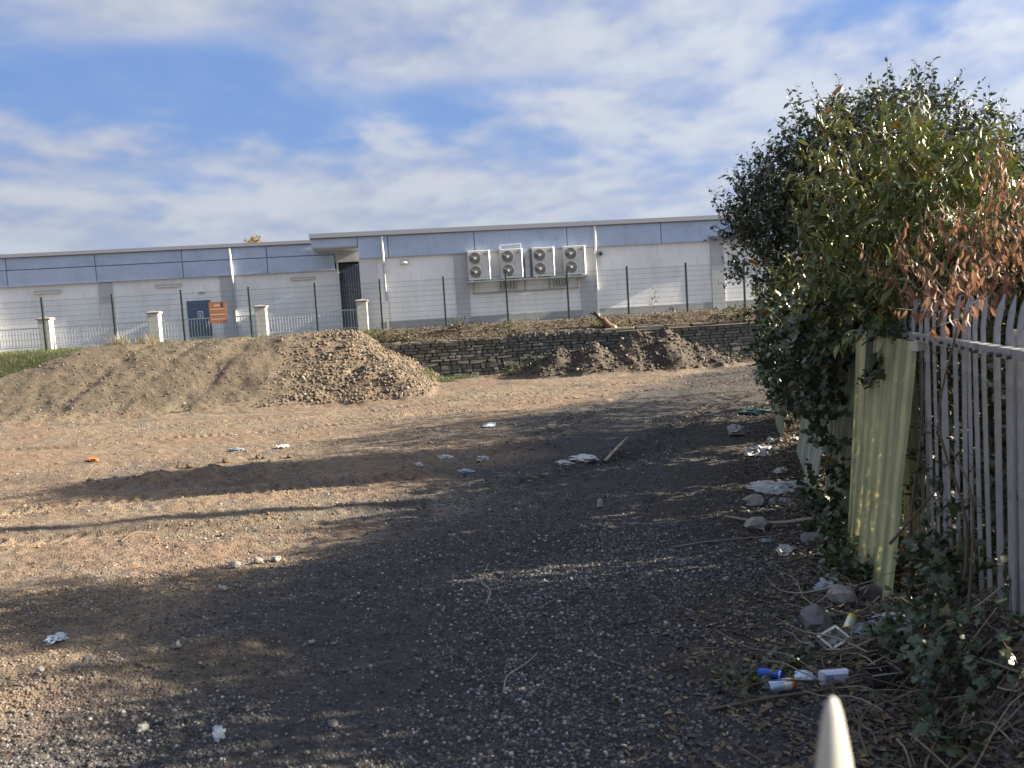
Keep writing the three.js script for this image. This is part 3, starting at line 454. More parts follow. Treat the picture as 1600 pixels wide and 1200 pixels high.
// ---------------------------------------------------------------- leaves
function leafGeo(w = 0.2, curl = 0.1) { // lanceolate, folded along its midrib
  const p = [0, 0, 0, -w * 0.8, 0.3, 0.05, 0, 0.32, -0.03, w * 0.8, 0.3, 0.05, -w * 0.85, 0.6, 0.02, 0, 0.62, -0.06, w * 0.85, 0.6, 0.02, 0, 1, -curl];
  const g = new THREE.BufferGeometry(); g.setAttribute('position', new THREE.Float32BufferAttribute(p, 3)); g.setIndex([0, 2, 1, 0, 3, 2, 1, 2, 4, 2, 5, 4, 2, 3, 5, 3, 6, 5, 4, 5, 7, 5, 6, 7]); g.computeVertexNormals(); return g;
}
function ivyGeo() {
  const o = [[0, 0], [0.3, -0.12], [0.52, 0.2], [0.26, 0.34], [0.36, 0.66], [0, 1], [-0.34, 0.62], [-0.26, 0.34], [-0.52, 0.18], [-0.3, -0.12]], p = [0, 0.3, 0.05]; o.forEach(([x, y]) => p.push(x, y, -0.12 * (x * x + (y - 0.3) ** 2)));
  const idx = []; for (let i = 0; i < o.length; i++) idx.push(0, 1 + i, 1 + ((i + 1) % o.length));
  const g = new THREE.BufferGeometry(); g.setAttribute('position', new THREE.Float32BufferAttribute(p, 3)); g.setIndex(idx); g.computeVertexNormals(); return g;
}
const LANCE = leafGeo(0.27, 0.1), LONG = leafGeo(0.15, 0.2), OVAL = leafGeo(0.3, 0.1), CURLED = leafGeo(0.17, 0.35), IVY = ivyGeo();
const leafMat = (rough, tr) => new THREE.MeshPhysicalMaterial({ color: 0xffffff, roughness: rough, transmission: tr, thickness: 0, side: THREE.DoubleSide });
const glossLeaf = leafMat(0.33, 0.36), softLeaf = leafMat(0.42, 0.48), dryLeaf = leafMat(0.8, 0.4), ivyLeaf = leafMat(0.33, 0.25), grassMat = leafMat(0.7, 0.3);
const barkMat = std(0.1, 0.082, 0.062, 0.95, { map: speck, bumpMap: speck, bumpScale: 0.02 }), twigMat = std(0.12, 0.09, 0.065, 0.9), paleTwig = std(0.3, 0.25, 0.19, 0.9);
const STICK = cyl(1, 0.5, 1, 4);
function basis(pos, dir, up, len) { const y = dir.clone().normalize(), x = y.clone().cross(up); if (x.lengthSq() < 1e-4) x.set(1, 0, 0); x.normalize(); const z = x.clone().cross(y); return new THREE.Matrix4().makeBasis(x.multiplyScalar(len), y.multiplyScalar(len), z.multiplyScalar(len)).setPosition(pos); }
// blobs: [x, y, Z, rx, ry, rz, shoots]; leaves sit along shoots that grow out of the blobs
function foliage(parent, origin, o) {
  const r = rng(o.seed), mats = [], cols = [], sticks = [], rv = () => V(r() * 2 - 1, r() * 2 - 1, r() * 2 - 1), list = [];
  for (const [bxx, by, bz, rx, ry, rz, n] of o.blobs) for (let k = 0; k < n; k++) {
    let d = rv(); if (d.lengthSq() > 1 || d.lengthSq() < 0.01) { k--; continue; } d.normalize();
    const f = 0.35 + 0.65 * Math.pow(r(), 0.45), lump = 1 + (o.lump ?? 0.22) * noise(d.x * 2.3 + bxx * 5, d.y * 2.3 + d.z * 3.1, o.seed);
    const p = V(bxx + d.x * rx * f * lump, by + d.y * ry * f * lump, -(bz - d.z * rz * f * lump)); if (p.y < (o.floor ?? 0.05)) continue;
    if (o.keep && !o.keep(p)) continue;
    const g = d.clone().multiplyScalar(0.7).add(V(0, o.up ?? 0.6, 0)).addScaledVector(rv(), 0.55).normalize(), L = o.shoot * (0.5 + r() * 0.9), tone = r();
    sticks.push(new THREE.Matrix4().multiplyMatrices(basis(p.clone().sub(origin), g, V(0.3, 0.1, 1), 1), new THREE.Matrix4().makeScale(o.stick ?? 0.004, L, o.stick ?? 0.004)));
    const m = Math.round(o.per * (0.6 + r() * 0.7));
    for (let i = 0; i < m; i++) {
      const t = (i + r() * 0.6) / m, side = rv().addScaledVector(g, -0.3).normalize(), q = p.clone().addScaledVector(g, t * L).addScaledVector(side, 0.01);
      const dir = g.clone().multiplyScalar(o.along ?? 0.7).add(side).add(V(0, -(o.droop ?? 0.1), 0)).normalize(), up = V(0, 1, 0).addScaledVector(rv(), o.flat ?? 0.6);
      list.push([q, dir, up, o.leaf * (0.42 + r() * 0.6 + r() * r() * 0.5) * (t > 0.85 ? 0.75 : 1), o.colour(r, tone, q)]);
    }
  }
  const near = o.single ?? 0, eye = camera.position; let single = new Set();
  if (near) { const order = list.map((l, i) => [l[0].distanceTo(eye) - l[3] * 4, i]).sort((a, b) => a[0] - b[0]); for (let i = 0; i < near && i < order.length; i++) single.add(order[i][1]); }
  const tones = [0, 1, 2, 3, 4, 5].map((k) => { const m = o.mat.clone(); const c = o.colour(rng(o.seed + k * 7), k / 6, V(0, 1, 0)); m.color.setRGB(...c); return m; });
  list.forEach(([q, dir, up, len, c], i) => { const mm = basis(q.clone().sub(origin), dir, up, len); if (single.has(i)) { const m = obj('leaf', o.geo, tones[i % 6], parent); m.applyMatrix4(mm); } else { mats.push(mm); cols.push(c); } });
  inst(o.name ?? 'crown', o.geo, o.mat, mats, cols, parent); if (sticks.length) inst('twigs', STICK, o.stickMat ?? twigMat, sticks, null, parent);
}
function branches(parent, origin, base, tips, r0, seed, mat = barkMat, name = 'trunk') {
  const r = rng(seed), O = (p) => [p[0] - origin.x, p[1] - origin.y, -p[2] - origin.z], fork = [lerp(base[0], tips[0][0], 0.2), lerp(base[1], tips[0][1], 0.3), lerp(base[2], tips[0][2], 0.2)];
  const tr = obj(name, tube([O(base), O([lerp(base[0], fork[0], 0.5) + 0.04, lerp(base[1], fork[1], 0.5), base[2]]), O(fork)], r0, r0 * 0.75, 7), mat, parent);
  for (const t of tips) { const mid = [lerp(fork[0], t[0], 0.5) + (r() - 0.5) * 0.3, lerp(fork[1], t[1], 0.55), lerp(fork[2], t[2], 0.5) + (r() - 0.5) * 0.3]; obj('limb', tube([O(fork), O(mid), O(t)], r0 * 0.62, r0 * 0.12, 6), mat, tr); }
}
function plant(name, label, category, base, group) { const t = thing(name, label, category, [base[0], base[1], -base[2]], 0, group); return [t, t.position.clone()]; }
const pick = (a, b, t, j, r) => { const k = 1 + (r() - 0.5) * j; return mix3(a, b, t).map((v) => v * k); };

{ // tall dark evergreen, its left side hanging over the site
  const [t, o] = plant('evergreen_tree', 'tall dark evergreen with small glossy leaves rising above the ivy', 'tree', [6.2, 0, 13.8]);
  const blobs = [[6.5, 4.55, 13.9, 1.2, 0.85, 1.1, 520], [5.6, 4.25, 13.6, 1.0, 0.85, 1.0, 420], [5.0, 3.85, 13.8, 1.0, 0.75, 1.0, 380], [4.6, 3.55, 14.0, 0.8, 0.6, 0.9, 240], [7.6, 4.0, 14, 1.2, 0.85, 1.1, 360], [8.6, 3.6, 14, 1.0, 0.9, 1.0, 240], [5.3, 3.0, 13.7, 1.2, 0.9, 1.0, 400], [6.6, 3.4, 13.6, 1.3, 1.1, 1.1, 400], [8, 2.9, 13.8, 1.3, 1.2, 1, 280], [5.1, 2.1, 14, 0.8, 1.0, 1.0, 300], [6.3, 2.0, 14, 1, 1.4, 1.1, 300], [6.6, 2.2, 15.4, 1, 1.8, 0.9, 260], [5.35, 1.1, 14.6, 0.7, 0.9, 1.0, 200], [4.25, 2.72, 14.6, 0.3, 0.14, 0.3, 20], [4.6, 2.3, 14.4, 0.3, 0.16, 0.3, 16]];
  foliage(t, o, { blobs, seed: 501, geo: LANCE, mat: glossLeaf, leaf: 0.098, shoot: 0.52, per: 14, up: 0.9, droop: 0.05, flat: 1.3, colour: (r, k) => pick([0.045, 0.07, 0.04], [0.115, 0.145, 0.08], k * 0.7 + r() * 0.3, 0.4, r), single: 100 });
  branches(t, o, [6.2, -0.1, 13.8], [[6.5, 4.8, 13.9], [5.4, 4.3, 13.6], [4.5, 3.6, 14], [7.7, 4, 14], [5.2, 2.6, 13.8], [8.4, 3.3, 14], [4.3, 2.7, 14.6]], 0.12, 3);
}
{
  const [t, o] = plant('evergreen_tree', 'second dark evergreen further along the palisade behind the taller one', 'tree', [7.3, 0, 17.4]);
  foliage(t, o, { blobs: [[7.2, 3.4, 17.0, 1, 1.2, 1.3, 420], [7.6, 2.8, 19.0, 1, 1.4, 1.4, 420], [6.9, 1.6, 17.6, 0.9, 1.5, 1.4, 380], [6.6, 1.2, 16.2, 0.8, 1.2, 0.9, 240], [7.6, 1.4, 20.2, 0.8, 1.3, 1.0, 220]], seed: 511, geo: LANCE, mat: glossLeaf, leaf: 0.1, shoot: 0.42, per: 10, up: 0.5, colour: (r, k) => pick([0.025, 0.045, 0.02], [0.06, 0.08, 0.03], k, 0.4, r) });
  branches(t, o, [7.3, -0.1, 17.4], [[7.2, 4, 17.2], [7.8, 3, 18.6], [6.8, 2.2, 17.2], [6.7, 1.6, 16.2]], 0.1, 5);
}
{ // looser shrub with long hanging leaves, over the corrugated sheets
  const [t, o] = plant('drooping_shrub', 'lighter green shrub with long drooping leaves over the corrugated sheets', 'shrub', [3.75, 0, 7.2]);
  foliage(t, o, { blobs: [[3.55, 3.05, 7.2, 0.62, 0.5, 0.6, 130], [3.2, 2.55, 7.6, 0.55, 0.5, 0.5, 110], [3.9, 2.75, 7.0, 0.6, 0.6, 0.6, 140], [3.4, 2.2, 7.1, 0.5, 0.4, 0.5, 110], [3.75, 2.3, 6.5, 0.45, 0.4, 0.5, 90], [3.3, 3.4, 7.7, 0.5, 0.35, 0.4, 60], [3.05, 2.1, 6.5, 0.25, 0.25, 0.4, 40]], seed: 521, geo: LONG, mat: softLeaf, leaf: 0.15, shoot: 0.38, per: 9, up: 0.5, droop: 0.75, flat: 0.9, along: 0.5, lump: 0.35,
    colour: (r, k) => { const y = r(); return y > 0.9 ? pick([0.22, 0.17, 0.03], [0.3, 0.16, 0.04], r(), 0.3, r) : pick([0.1, 0.15, 0.04], [0.25, 0.275, 0.07], k * 0.6 + r() * 0.4, 0.4, r); }, single: 220 });
  branches(t, o, [3.75, -0.1, 7.2], [[3.5, 3.3, 7.2], [3.2, 2.6, 7.6], [4.0, 3, 6.9], [3.6, 2.3, 6.5]], 0.05, 7);
}
{ // dead branches with brown leaves behind the palisade tips
  const [t, o] = plant('dead_shrub', 'shrub with dead rust brown leaves hanging over the palisade tips', 'shrub', [3.5, 0, 5.7]);
  foliage(t, o, { blobs: [[3.1, 2.42, 5.75, 0.2, 0.3, 0.22, 22], [3.42, 2.6, 5.7, 0.22, 0.26, 0.25, 26], [2.9, 2.3, 6.05, 0.14, 0.24, 0.2, 14], [3.3, 2.24, 5.25, 0.22, 0.24, 0.25, 24], [3.02, 2.16, 5.3, 0.12, 0.16, 0.25, 12], [3.7, 2.45, 5.9, 0.22, 0.24, 0.25, 18], [3.3, 2.86, 5.85, 0.12, 0.14, 0.12, 6], [2.78, 2.12, 5.3, 0.08, 0.14, 0.3, 12], [2.62, 2.12, 4.75, 0.07, 0.12, 0.3, 10]], seed: 531, geo: CURLED, mat: dryLeaf, leaf: 0.085, shoot: 0.3, per: 7, up: 0.7, droop: 2.2, along: 0.3, flat: 1, stickMat: twigMat,
    colour: (r, k) => { const y = r(); return y > 0.93 ? pick([0.1, 0.12, 0.03], [0.2, 0.2, 0.04], r(), 0.3, r) : pick([0.22, 0.1, 0.048], [0.46, 0.25, 0.14], k * 0.5 + r() * 0.5, 0.4, r); }, single: 140 });
  branches(t, o, [3.5, -0.1, 5.7], [[3.35, 2.95, 5.75], [3.1, 2.6, 5.7], [3.6, 2.7, 5.5], [3.0, 2.4, 6.1], [3.3, 2.45, 5.1], [3.8, 2.7, 6.1]], 0.03, 9);
}
{ // yellowing shrub seen past the dead leaves
  const [t, o] = plant('yellowing_shrub', 'bright yellow green shrub behind the dead brown leaves', 'shrub', [5.3, 0, 8.3]);
  foliage(t, o, { blobs: [[5.2, 2.5, 8.2, 0.7, 0.8, 0.7, 150], [4.5, 2.0, 8.0, 0.5, 0.55, 0.5, 80], [5.7, 2.0, 8.2, 0.6, 0.8, 0.6, 90]], seed: 541, geo: OVAL, mat: softLeaf, leaf: 0.1, shoot: 0.35, per: 9, up: 0.6, droop: 0.3, colour: (r, k) => pick([0.06, 0.1, 0.02], [0.2, 0.21, 0.035], k * 0.5 + r() * 0.5, 0.4, r) });
  branches(t, o, [5.3, -0.1, 8.3], [[5.2, 3, 8.2], [4.5, 2.3, 8], [5.8, 2.5, 8.2]], 0.04, 11);
}
const ivyCol = (r, k) => (r() > 0.95 ? pick([0.14, 0.13, 0.03], [0.2, 0.12, 0.04], r(), 0.3, r) : pick([0.035, 0.062, 0.03], [0.095, 0.13, 0.055], k * 0.5 + r() * 0.5, 0.45, r));
{ // ivy and climbers smothering the sheets
  const spots = [['mass of dark ivy hanging between the two nearest corrugated sheets', [[3.0, 1.85, 7.8, 0.22, 0.3, 0.3, 60], [2.95, 0.4, 7.4, 0.2, 0.4, 0.34, 60], [3.0, 1.15, 7.9, 0.1, 0.3, 0.15, 22], [3.15, 2.1, 7.0, 0.28, 0.2, 0.5, 60], [3.75, 1.3, 7.9, 0.3, 1.1, 0.4, 220], [3.7, 1.5, 8.1, 0.25, 0.9, 0.35, 260]], [3.1, 0, 7.4], 90, 561],
    ['tall bank of dark ivy over the zinc sheet', [[3.35, 1.65, 8.9, 0.38, 0.5, 0.6, 150], [3.5, 1.8, 9.9, 0.45, 0.55, 0.6, 170], [3.75, 1.5, 10.3, 0.4, 0.55, 0.7, 170], [3.12, 1.65, 8.4, 0.2, 0.4, 0.35, 50], [4.0, 1.25, 8.8, 0.35, 1.25, 0.8, 480], [4.55, 1.25, 10.4, 0.4, 1.25, 0.9, 480]], [3.5, 0, 9.4], 60, 571],
    ['rounded bank of ivy beside the far pale sheet', [[4.2, 1.6, 11.8, 0.55, 0.75, 0.8, 210], [4.55, 1.8, 13, 0.6, 0.8, 0.7, 200], [4.4, 0.9, 12.2, 0.4, 0.6, 0.8, 90], [4.9, 1.2, 11.9, 0.4, 1.15, 0.8, 300], [5.0, 1.7, 14.6, 0.5, 0.8, 0.7, 120]], [4.5, 0, 12.6], 0, 581]];
  for (const [label, blobs, base, single, seed] of spots) { const [t, o] = plant('ivy_bank', label, 'ivy', base, 'ivy grown over the corrugated sheets'); foliage(t, o, { blobs, seed, geo: seed === 571 ? LANCE : IVY, mat: ivyLeaf, leaf: seed === 571 ? 0.12 : 0.095, shoot: 0.3, per: 8, up: 0.1, droop: 0.7, along: 0.2, flat: 0.8, colour: ivyCol, single, name: 'leaves' }); }
  // a few loose fronds hanging down the bare sheet
  const [t, o] = plant('ivy_spray', 'ivy spray trailing down the top of the yellow green sheet', 'ivy', [2.86, 1.7, 6.4]);
  foliage(t, o, { blobs: [[2.84, 1.82, 6.45, 0.06, 0.18, 0.16, 10], [2.84, 1.97, 6.15, 0.08, 0.08, 0.2, 6]], seed: 591, geo: IVY, mat: ivyLeaf, leaf: 0.09, shoot: 0.22, per: 5, up: -0.8, droop: 0.9, along: 0.2, flat: 0.6, colour: ivyCol, single: 60, name: 'leaves' });
}
{ // undergrowth beyond the palisade and along its foot
  const beyond = [['dark bramble and ivy tangle showing between the palisade pales', [[3.45, 1.0, 6.2, 0.4, 1.0, 0.9, 190], [3.1, 0.8, 5.0, 0.35, 0.9, 0.8, 170], [2.95, 0.7, 4.2, 0.3, 0.8, 0.6, 170], [3.5, 1.2, 5.6, 0.3, 1.1, 0.5, 200], [3.9, 1.2, 6.6, 0.35, 1.2, 0.6, 220], [3.3, 1.3, 4.6, 0.25, 0.8, 0.5, 140], [3.9, 1.5, 7.4, 0.5, 0.9, 0.8, 120], [4.3, 1.0, 8.8, 0.5, 1.0, 0.9, 110]], [3.6, 0, 6.2], 601], ['hedge shrub beyond the palisade by the fallen ivy stems', [[3.1, 1.0, 3.4, 0.45, 0.9, 0.7, 120], [3.9, 1.2, 4.5, 0.5, 0.9, 0.5, 130], [3.4, 1.2, 2.3, 0.6, 0.9, 0.5, 130], [4.2, 1.7, 5.5, 0.5, 0.9, 0.45, 160], [3.5, 1.1, 5.2, 0.35, 1.1, 0.4, 170], [3.9, 1.2, 6.1, 0.4, 1.1, 0.4, 170], [3.9, 1.15, 3.9, 0.4, 1.0, 0.35, 120], [4.2, 2.3, 5.9, 0.45, 0.55, 0.5, 170], [4.1, 2.0, 4.9, 0.4, 0.5, 0.3, 90]], [3.6, 0, 3.6], 611]];
  for (const [label, blobs, base, seed] of beyond) { const [t, o] = plant('hedge_shrub', label, 'shrub', base); foliage(t, o, { blobs, seed, geo: OVAL, mat: softLeaf, leaf: 0.095, shoot: 0.34, per: 9, up: 0.4, droop: 0.3, colour: (r, k) => pick([0.025, 0.045, 0.018], [0.1, 0.12, 0.03], k * 0.5 + r() * 0.5, 0.4, r), keep: (p) => p.x > fenceX(-p.z) + 0.12 }); branches(t, o, [base[0], -0.1, base[2]], blobs.map((b) => [b[0], b[1] + b[4] * 0.5, b[2]]), 0.035, seed); }
}
{ // telegraph pole off to the side, known by its long thin shadow
  const t = thing('telegraph_pole', 'brown wooden telegraph pole whose long shadow crosses the bare earth', 'pole', [13, groundY(13, 11.7), -11.7]);
  obj('shaft', cyl(0.19, 0.15, 9.4, 12), barkMat, t); obj('cross_arm', cbox(0.1, 0.1, 1.2, 0.01).translate(0.14, 8.9, 0), barkMat, t); for (const z of [-0.5, 0.5]) obj('insulator', cyl(0.04, 0.03, 0.14, 10).translate(0.14, 8.95, z), std(0.7, 0.68, 0.62, 0.3), t);
}
{ // a tree just showing over the far roof
  const [t, o] = plant('yellow_tree', 'tip of a yellow autumn tree showing over the roof edge', 'tree', [-18.6, 1.9, 62]);
  foliage(t, o, { blobs: [[-18.6, 7.3, 62, 1.1, 1.6, 1.1, 120], [-18.5, 8.6, 62, 0.45, 0.5, 0.45, 36]], seed: 631, geo: OVAL, mat: softLeaf, leaf: 0.26, shoot: 0.6, per: 8, up: 0.8, colour: (r, k) => pick([0.25, 0.2, 0.05], [0.4, 0.3, 0.08], k, 0.3, r) }); branches(t, o, [-18.6, 1.9, 62], [[-18.6, 8.6, 62], [-18.2, 7.6, 62.4], [-19.1, 7.4, 61.7]], 0.14, 15);
}

// ---------------------------------------------------------------- ivy heap, fallen stems and leaf litter along the palisade
{
  const [t, o] = plant('ivy_heap', 'low heap of ivy growing over the bank in front of the palisade', 'ivy', [2.2, 0, 4.4]);
  const r = rng(651), blobs = []; for (let i = 0; i < 26; i++) { const Z = 3.3 + r() * 1.7, e = Math.pow(r(), 1.3) * 0.36, x = fenceX(Z) - e - 0.05; blobs.push([x, groundY(x, Z) + 0.08 + r() * 0.12 * (1 - e), Z, 0.12, 0.07, 0.14, 5]); }
  for (let i = 0; i < 5; i++) { const Z = 4.5 + r() * 0.6, x = fenceX(Z) - 0.05 - r() * 0.22; blobs.push([x, groundY(x, Z) + 0.15 + r() * 0.3, Z, 0.12, 0.16, 0.14, 9]); }
  foliage(t, o, { blobs, seed: 652, geo: IVY, mat: ivyLeaf, leaf: 0.066, shoot: 0.16, per: 6, up: 0.6, droop: 0.1, along: 0.3, flat: 0.5, floor: -1, colour: ivyCol, single: 260, name: 'leaves' });
  const [t2, o2] = plant('ivy_heap', 'small clump of ivy and weeds at the foot of the yellow green sheet', 'ivy', [2.55, 0, 6.3]);
  foliage(t2, o2, { blobs: [[2.5, 0.12, 6.15, 0.16, 0.14, 0.3, 44], [2.62, 0.2, 6.75, 0.14, 0.18, 0.25, 36], [2.42, 0.1, 6.0, 0.1, 0.06, 0.1, 8]], seed: 661, geo: IVY, mat: ivyLeaf, leaf: 0.06, shoot: 0.15, per: 6, up: 0.5, along: 0.3, flat: 0.5, floor: -1, colour: (r, k) => pick([0.03, 0.06, 0.018], [0.07, 0.11, 0.035], k, 0.4, r), single: 60, name: 'leaves' });
  const [t3, o3] = plant('ivy_heap', 'patch of green ivy leaves on the ground beside the blue can', 'ivy', [1.3, 0, 4.5]);
  foliage(t3, o3, { blobs: [[1.2, 0.05 + groundY(1.2, 4.5), 4.5, 0.15, 0.03, 0.15, 20], [1.55, 0.05 + groundY(1.55, 4.75), 4.75, 0.15, 0.03, 0.1, 14]], seed: 671, geo: IVY, mat: ivyLeaf, leaf: 0.05, shoot: 0.1, per: 5, up: 0.3, along: 0.3, flat: 0.4, floor: -1, colour: ivyCol, single: 50, name: 'leaves' });
  // bare stems
  const stems = thing('bramble_tangle', 'tangle of bare brown ivy stems over the bank by the palisade', 'brambles', [2.2, 0, -4.4]); const list = [], pale = [];
  for (let i = 0; i < 130; i++) {
    const Z = 3.2 + r() * 2.6, e = r() * 0.9, x = fenceX(Z) - e, a = r() * 6.28, L = 0.2 + r() * 0.6, p = []; let px = x, pz = Z, aa = a;
    for (let k = 0; k < 4; k++) { p.push([px - 2.2, groundY(px, pz) + 0.03 + r() * 0.13 * (1.1 - e * 0.7) + (i % 5 ? 0 : k * 0.04), -pz + 4.4]); aa += (r() - 0.5) * 1.1; px = Math.min(px + (Math.cos(aa) * L) / 3, fenceX(pz) - 0.06); pz += (Math.sin(aa) * L) / 3; }
    (r() > 0.65 ? pale : list).push(tube(p, 0.003 + r() * 0.006, 0.002, 4, 8));
  }
  obj('stem_tangle', list, twigMat, stems).userData.kind = 'stuff'; obj('pale_stems', pale, paleTwig, stems).userData.kind = 'stuff';
  const climbers = [[[2.55, 0.15, 5.35], [2.62, 0.7, 5.45], [2.72, 1.2, 5.5], [2.74, 1.75, 5.45]], [[2.45, 0.55, 5.4], [2.62, 0.75, 5.38], [2.75, 0.95, 5.3]], [[2.35, 0.3, 4.4], [2.5, 0.9, 4.55], [2.46, 1.45, 4.75], [2.55, 2.0, 4.7]], [[2.5, 0.5, 5.2], [2.6, 0.62, 4.9], [2.5, 0.35, 4.6]], [[2.3, 0.4, 4.2], [2.42, 1.1, 4.35], [2.5, 1.3, 4.7]]];
  climbers.forEach((c) => obj('climber_stem', tube(c.map(([x, y, z]) => [x - 2.2, y, -z + 4.4]), 0.011, 0.005, 5, 14), twigMat, stems));
}
function scatter(n, f) { const m = [], c = []; let k = 0, tries = 0; while (k < n && tries < n * 8) { tries++; const q = f(); if (!q) continue; m.push(q[0]); c.push(q[1]); k++; } return [m, c]; }
const Q = new THREE.Quaternion(), EU = new THREE.Euler();
{ // fallen leaves, gravel, rubble
  const r = rng(701);
  let [m, c] = scatter(15000, () => {
    const Z = 2.6 + Math.pow(r(), 1.6) * 15, e = -0.1 + Math.abs(r() + r() - 1) * 2.1 * (Z < 6 ? 1.15 : 0.8), x = fenceX(Z) - e; if (e > 0.9 && r() < 0.45) return null;
    Q.setFromEuler(EU.set(-Math.PI / 2 + (r() - 0.5) * 1.3, (r() - 0.5) * 1.1, r() * 6.28, 'YXZ')); Q.premultiply(new THREE.Quaternion().setFromAxisAngle(V(0, 1, 0), r() * 6.28)); const s = 0.025 + r() * 0.05, y = r();
    const col = y < 0.55 ? pick([0.05, 0.036, 0.025], [0.12, 0.08, 0.05], r(), 0.4, r) : y < 0.85 ? pick([0.16, 0.1, 0.055], [0.27, 0.18, 0.09], r(), 0.4, r) : y < 0.93 ? pick([0.34, 0.25, 0.07], [0.42, 0.3, 0.1], r(), 0.3, r) : pick([0.06, 0.08, 0.03], [0.12, 0.13, 0.04], r(), 0.3, r);
    return [new THREE.Matrix4().compose(V(x, groundY(x, Z) + 0.008 + r() * 0.012, -Z), Q.clone(), V(s, s, s)), col];
  });
  tag(inst('fallen_leaves', OVAL, dryLeaf, m, c), 'brown and yellow leaf litter scattered along the foot of the palisade', 'leaves', null, 'stuff');
  [m, c] = scatter(1500, () => { const Z = 2.8 + Math.pow(r(), 1.5) * 13, e = r() * r() * 2.6, x = fenceX(Z) - e, L = 0.05 + r() * r() * 0.3, w = 0.0015 + r() * 0.0035; Q.setFromEuler(EU.set(0, r() * 6.28, Math.PI / 2 + (r() - 0.5) * 0.35, 'YXZ')); return [new THREE.Matrix4().compose(V(x, groundY(x, Z) + 0.012 + r() * 0.01, -Z), Q.clone(), V(w, L, w)), pick([0.1, 0.075, 0.05], [0.3, 0.24, 0.17], r() * r(), 0.3, r)]; });
  tag(inst('fallen_twigs', STICK, std(1, 1, 1, 0.9), m, c), 'thin broken twigs among the leaf litter', 'twigs', null, 'stuff');
  // stones
  const pebbles = [0, 1, 2].map((k) => { const g = new THREE.IcosahedronGeometry(1, 0), p = g.attributes.position, rr = rng(800 + k), key = new Map(); for (let i = 0; i < p.count; i++) { const id = [p.getX(i), p.getY(i), p.getZ(i)].map((v) => v.toFixed(3)).join(); if (!key.has(id)) key.set(id, 0.72 + rr() * 0.5); const s = key.get(id); p.setXYZ(i, p.getX(i) * s, p.getY(i) * s * 0.68, p.getZ(i) * s * 0.85); } g.computeVertexNormals(); return g; });
  const pebbleMat = std(1, 1, 1, 0.92);
  const stoneCol = (x, Z) => { const y = r(); let a = y < 0.68 ? [0.048, 0.048, 0.051] : y < 0.88 ? [0.16, 0.158, 0.158] : y < 0.96 ? [0.2, 0.175, 0.14] : [0.38, 0.37, 0.36]; a = mix3(mix3(groundColour(x, Z), a, 0.45), a, shadedChippings(x, Z) * 0.8); const k = 0.65 + r() * 0.7; return a.map((v) => v * k); };  // mostly dark stones, so the painted shade over the planings holds
  const field = (name, label, n, Z0, Z1, s0, s1, dens, seed) => {
    pebbles.forEach((g, k) => {
      const [mm, cc] = scatter(Math.round(n / 3), () => { const ang = (r() * 2 - 1) * 36 * D2R, R = Math.sqrt(lerp(Z0 * Z0, Z1 * Z1, r())), x = Math.sin(ang) * R, Z = Math.cos(ang) * R; if (x > fenceX(Z) + 0.1) return null; const pr = dens(x, Z); if (r() > pr) return null; const s = (s0 + (s1 - s0) * Math.pow(r(), 4)) * (0.8 + 0.4 * r()); Q.setFromEuler(EU.set((r() - 0.5) * 0.9, r() * 6.28, (r() - 0.5) * 0.9)); return [new THREE.Matrix4().compose(V(x, groundY(x, Z) + s * 0.08, -Z), Q.clone(), V(s, s, s)), stoneCol(x, Z)]; });
      tag(inst(name, g, pebbleMat, mm, cc), label + [', small rounded chips', ', angular chips', ', flat flakes'][k], 'gravel', null, 'stuff');
    });
  };
  const clump = (x, Z, f, s) => sstep(-0.35, 0.45, fbm(x * f, Z * f, 3, s));
  field('gravel', 'loose grey gravel strewn over the nearer ground', 150000, 3.2, 8.5, 0.0045, 0.017, (x, Z) => 0.12 + 0.88 * clump(x, Z, 0.9, 801) * (0.4 + 0.6 * sstep(-2.5, 0, x)), 1);
  field('gravel', 'loose gravel over the middle of the site', 42000, 7.5, 17, 0.006, 0.019, (x, Z) => 0.1 + 0.9 * clump(x, Z, 0.55, 811), 2);
  field('gravel', 'pebbles over the far sunlit earth', 16000, 16, 30.5, 0.009, 0.034, (x, Z) => (wallQ(x, Z) < 0.15 ? 0 : 0.12 + 0.88 * clump(x, Z, 0.35, 821)), 3);
  // broken stone over the mounds
  pebbles.forEach((g, k) => { const [mm, cc] = scatter(4200, () => { const mound = r() < 0.72, x = mound ? -17.5 + r() * 15.5 : 0 + r() * 8, Z = 31.2 + 0.13 * x - r() * 6.5; const h = Math.max(ramp(x, Z), heaps(x, Z)); if (h < 0.08 || wallQ(x, Z) < -1) return null; const coarse = mound ? sstep(-8.2, -6, x) : 1; if (r() > 0.25 + coarse * 0.75) return null; const s = (0.013 + 0.055 * Math.pow(r(), 4)) * (0.7 + 0.6 * coarse); Q.setFromEuler(EU.set(r() * 3, r() * 6, r() * 3)); const kk = 0.6 + r() * 0.7, y = r(); const col = (mound ? (y < 0.4 ? [0.11, 0.086, 0.06] : y < 0.95 ? [0.14, 0.11, 0.078] : [0.24, 0.215, 0.175]) : y < 0.6 ? [0.06, 0.05, 0.04] : y < 0.93 ? [0.12, 0.097, 0.072] : [0.28, 0.25, 0.21]).map((v) => v * kk); return [new THREE.Matrix4().compose(V(x, groundY(x, Z) + s * 0.25, -Z), Q.clone(), V(s, s, s)), col]; }); tag(inst('rubble', g, pebbleMat, mm, cc), 'broken stone and clods covering the earth mounds' + [', rounded lumps', ', angular lumps', ', flat pieces'][k], 'rubble', null, 'stuff'); });
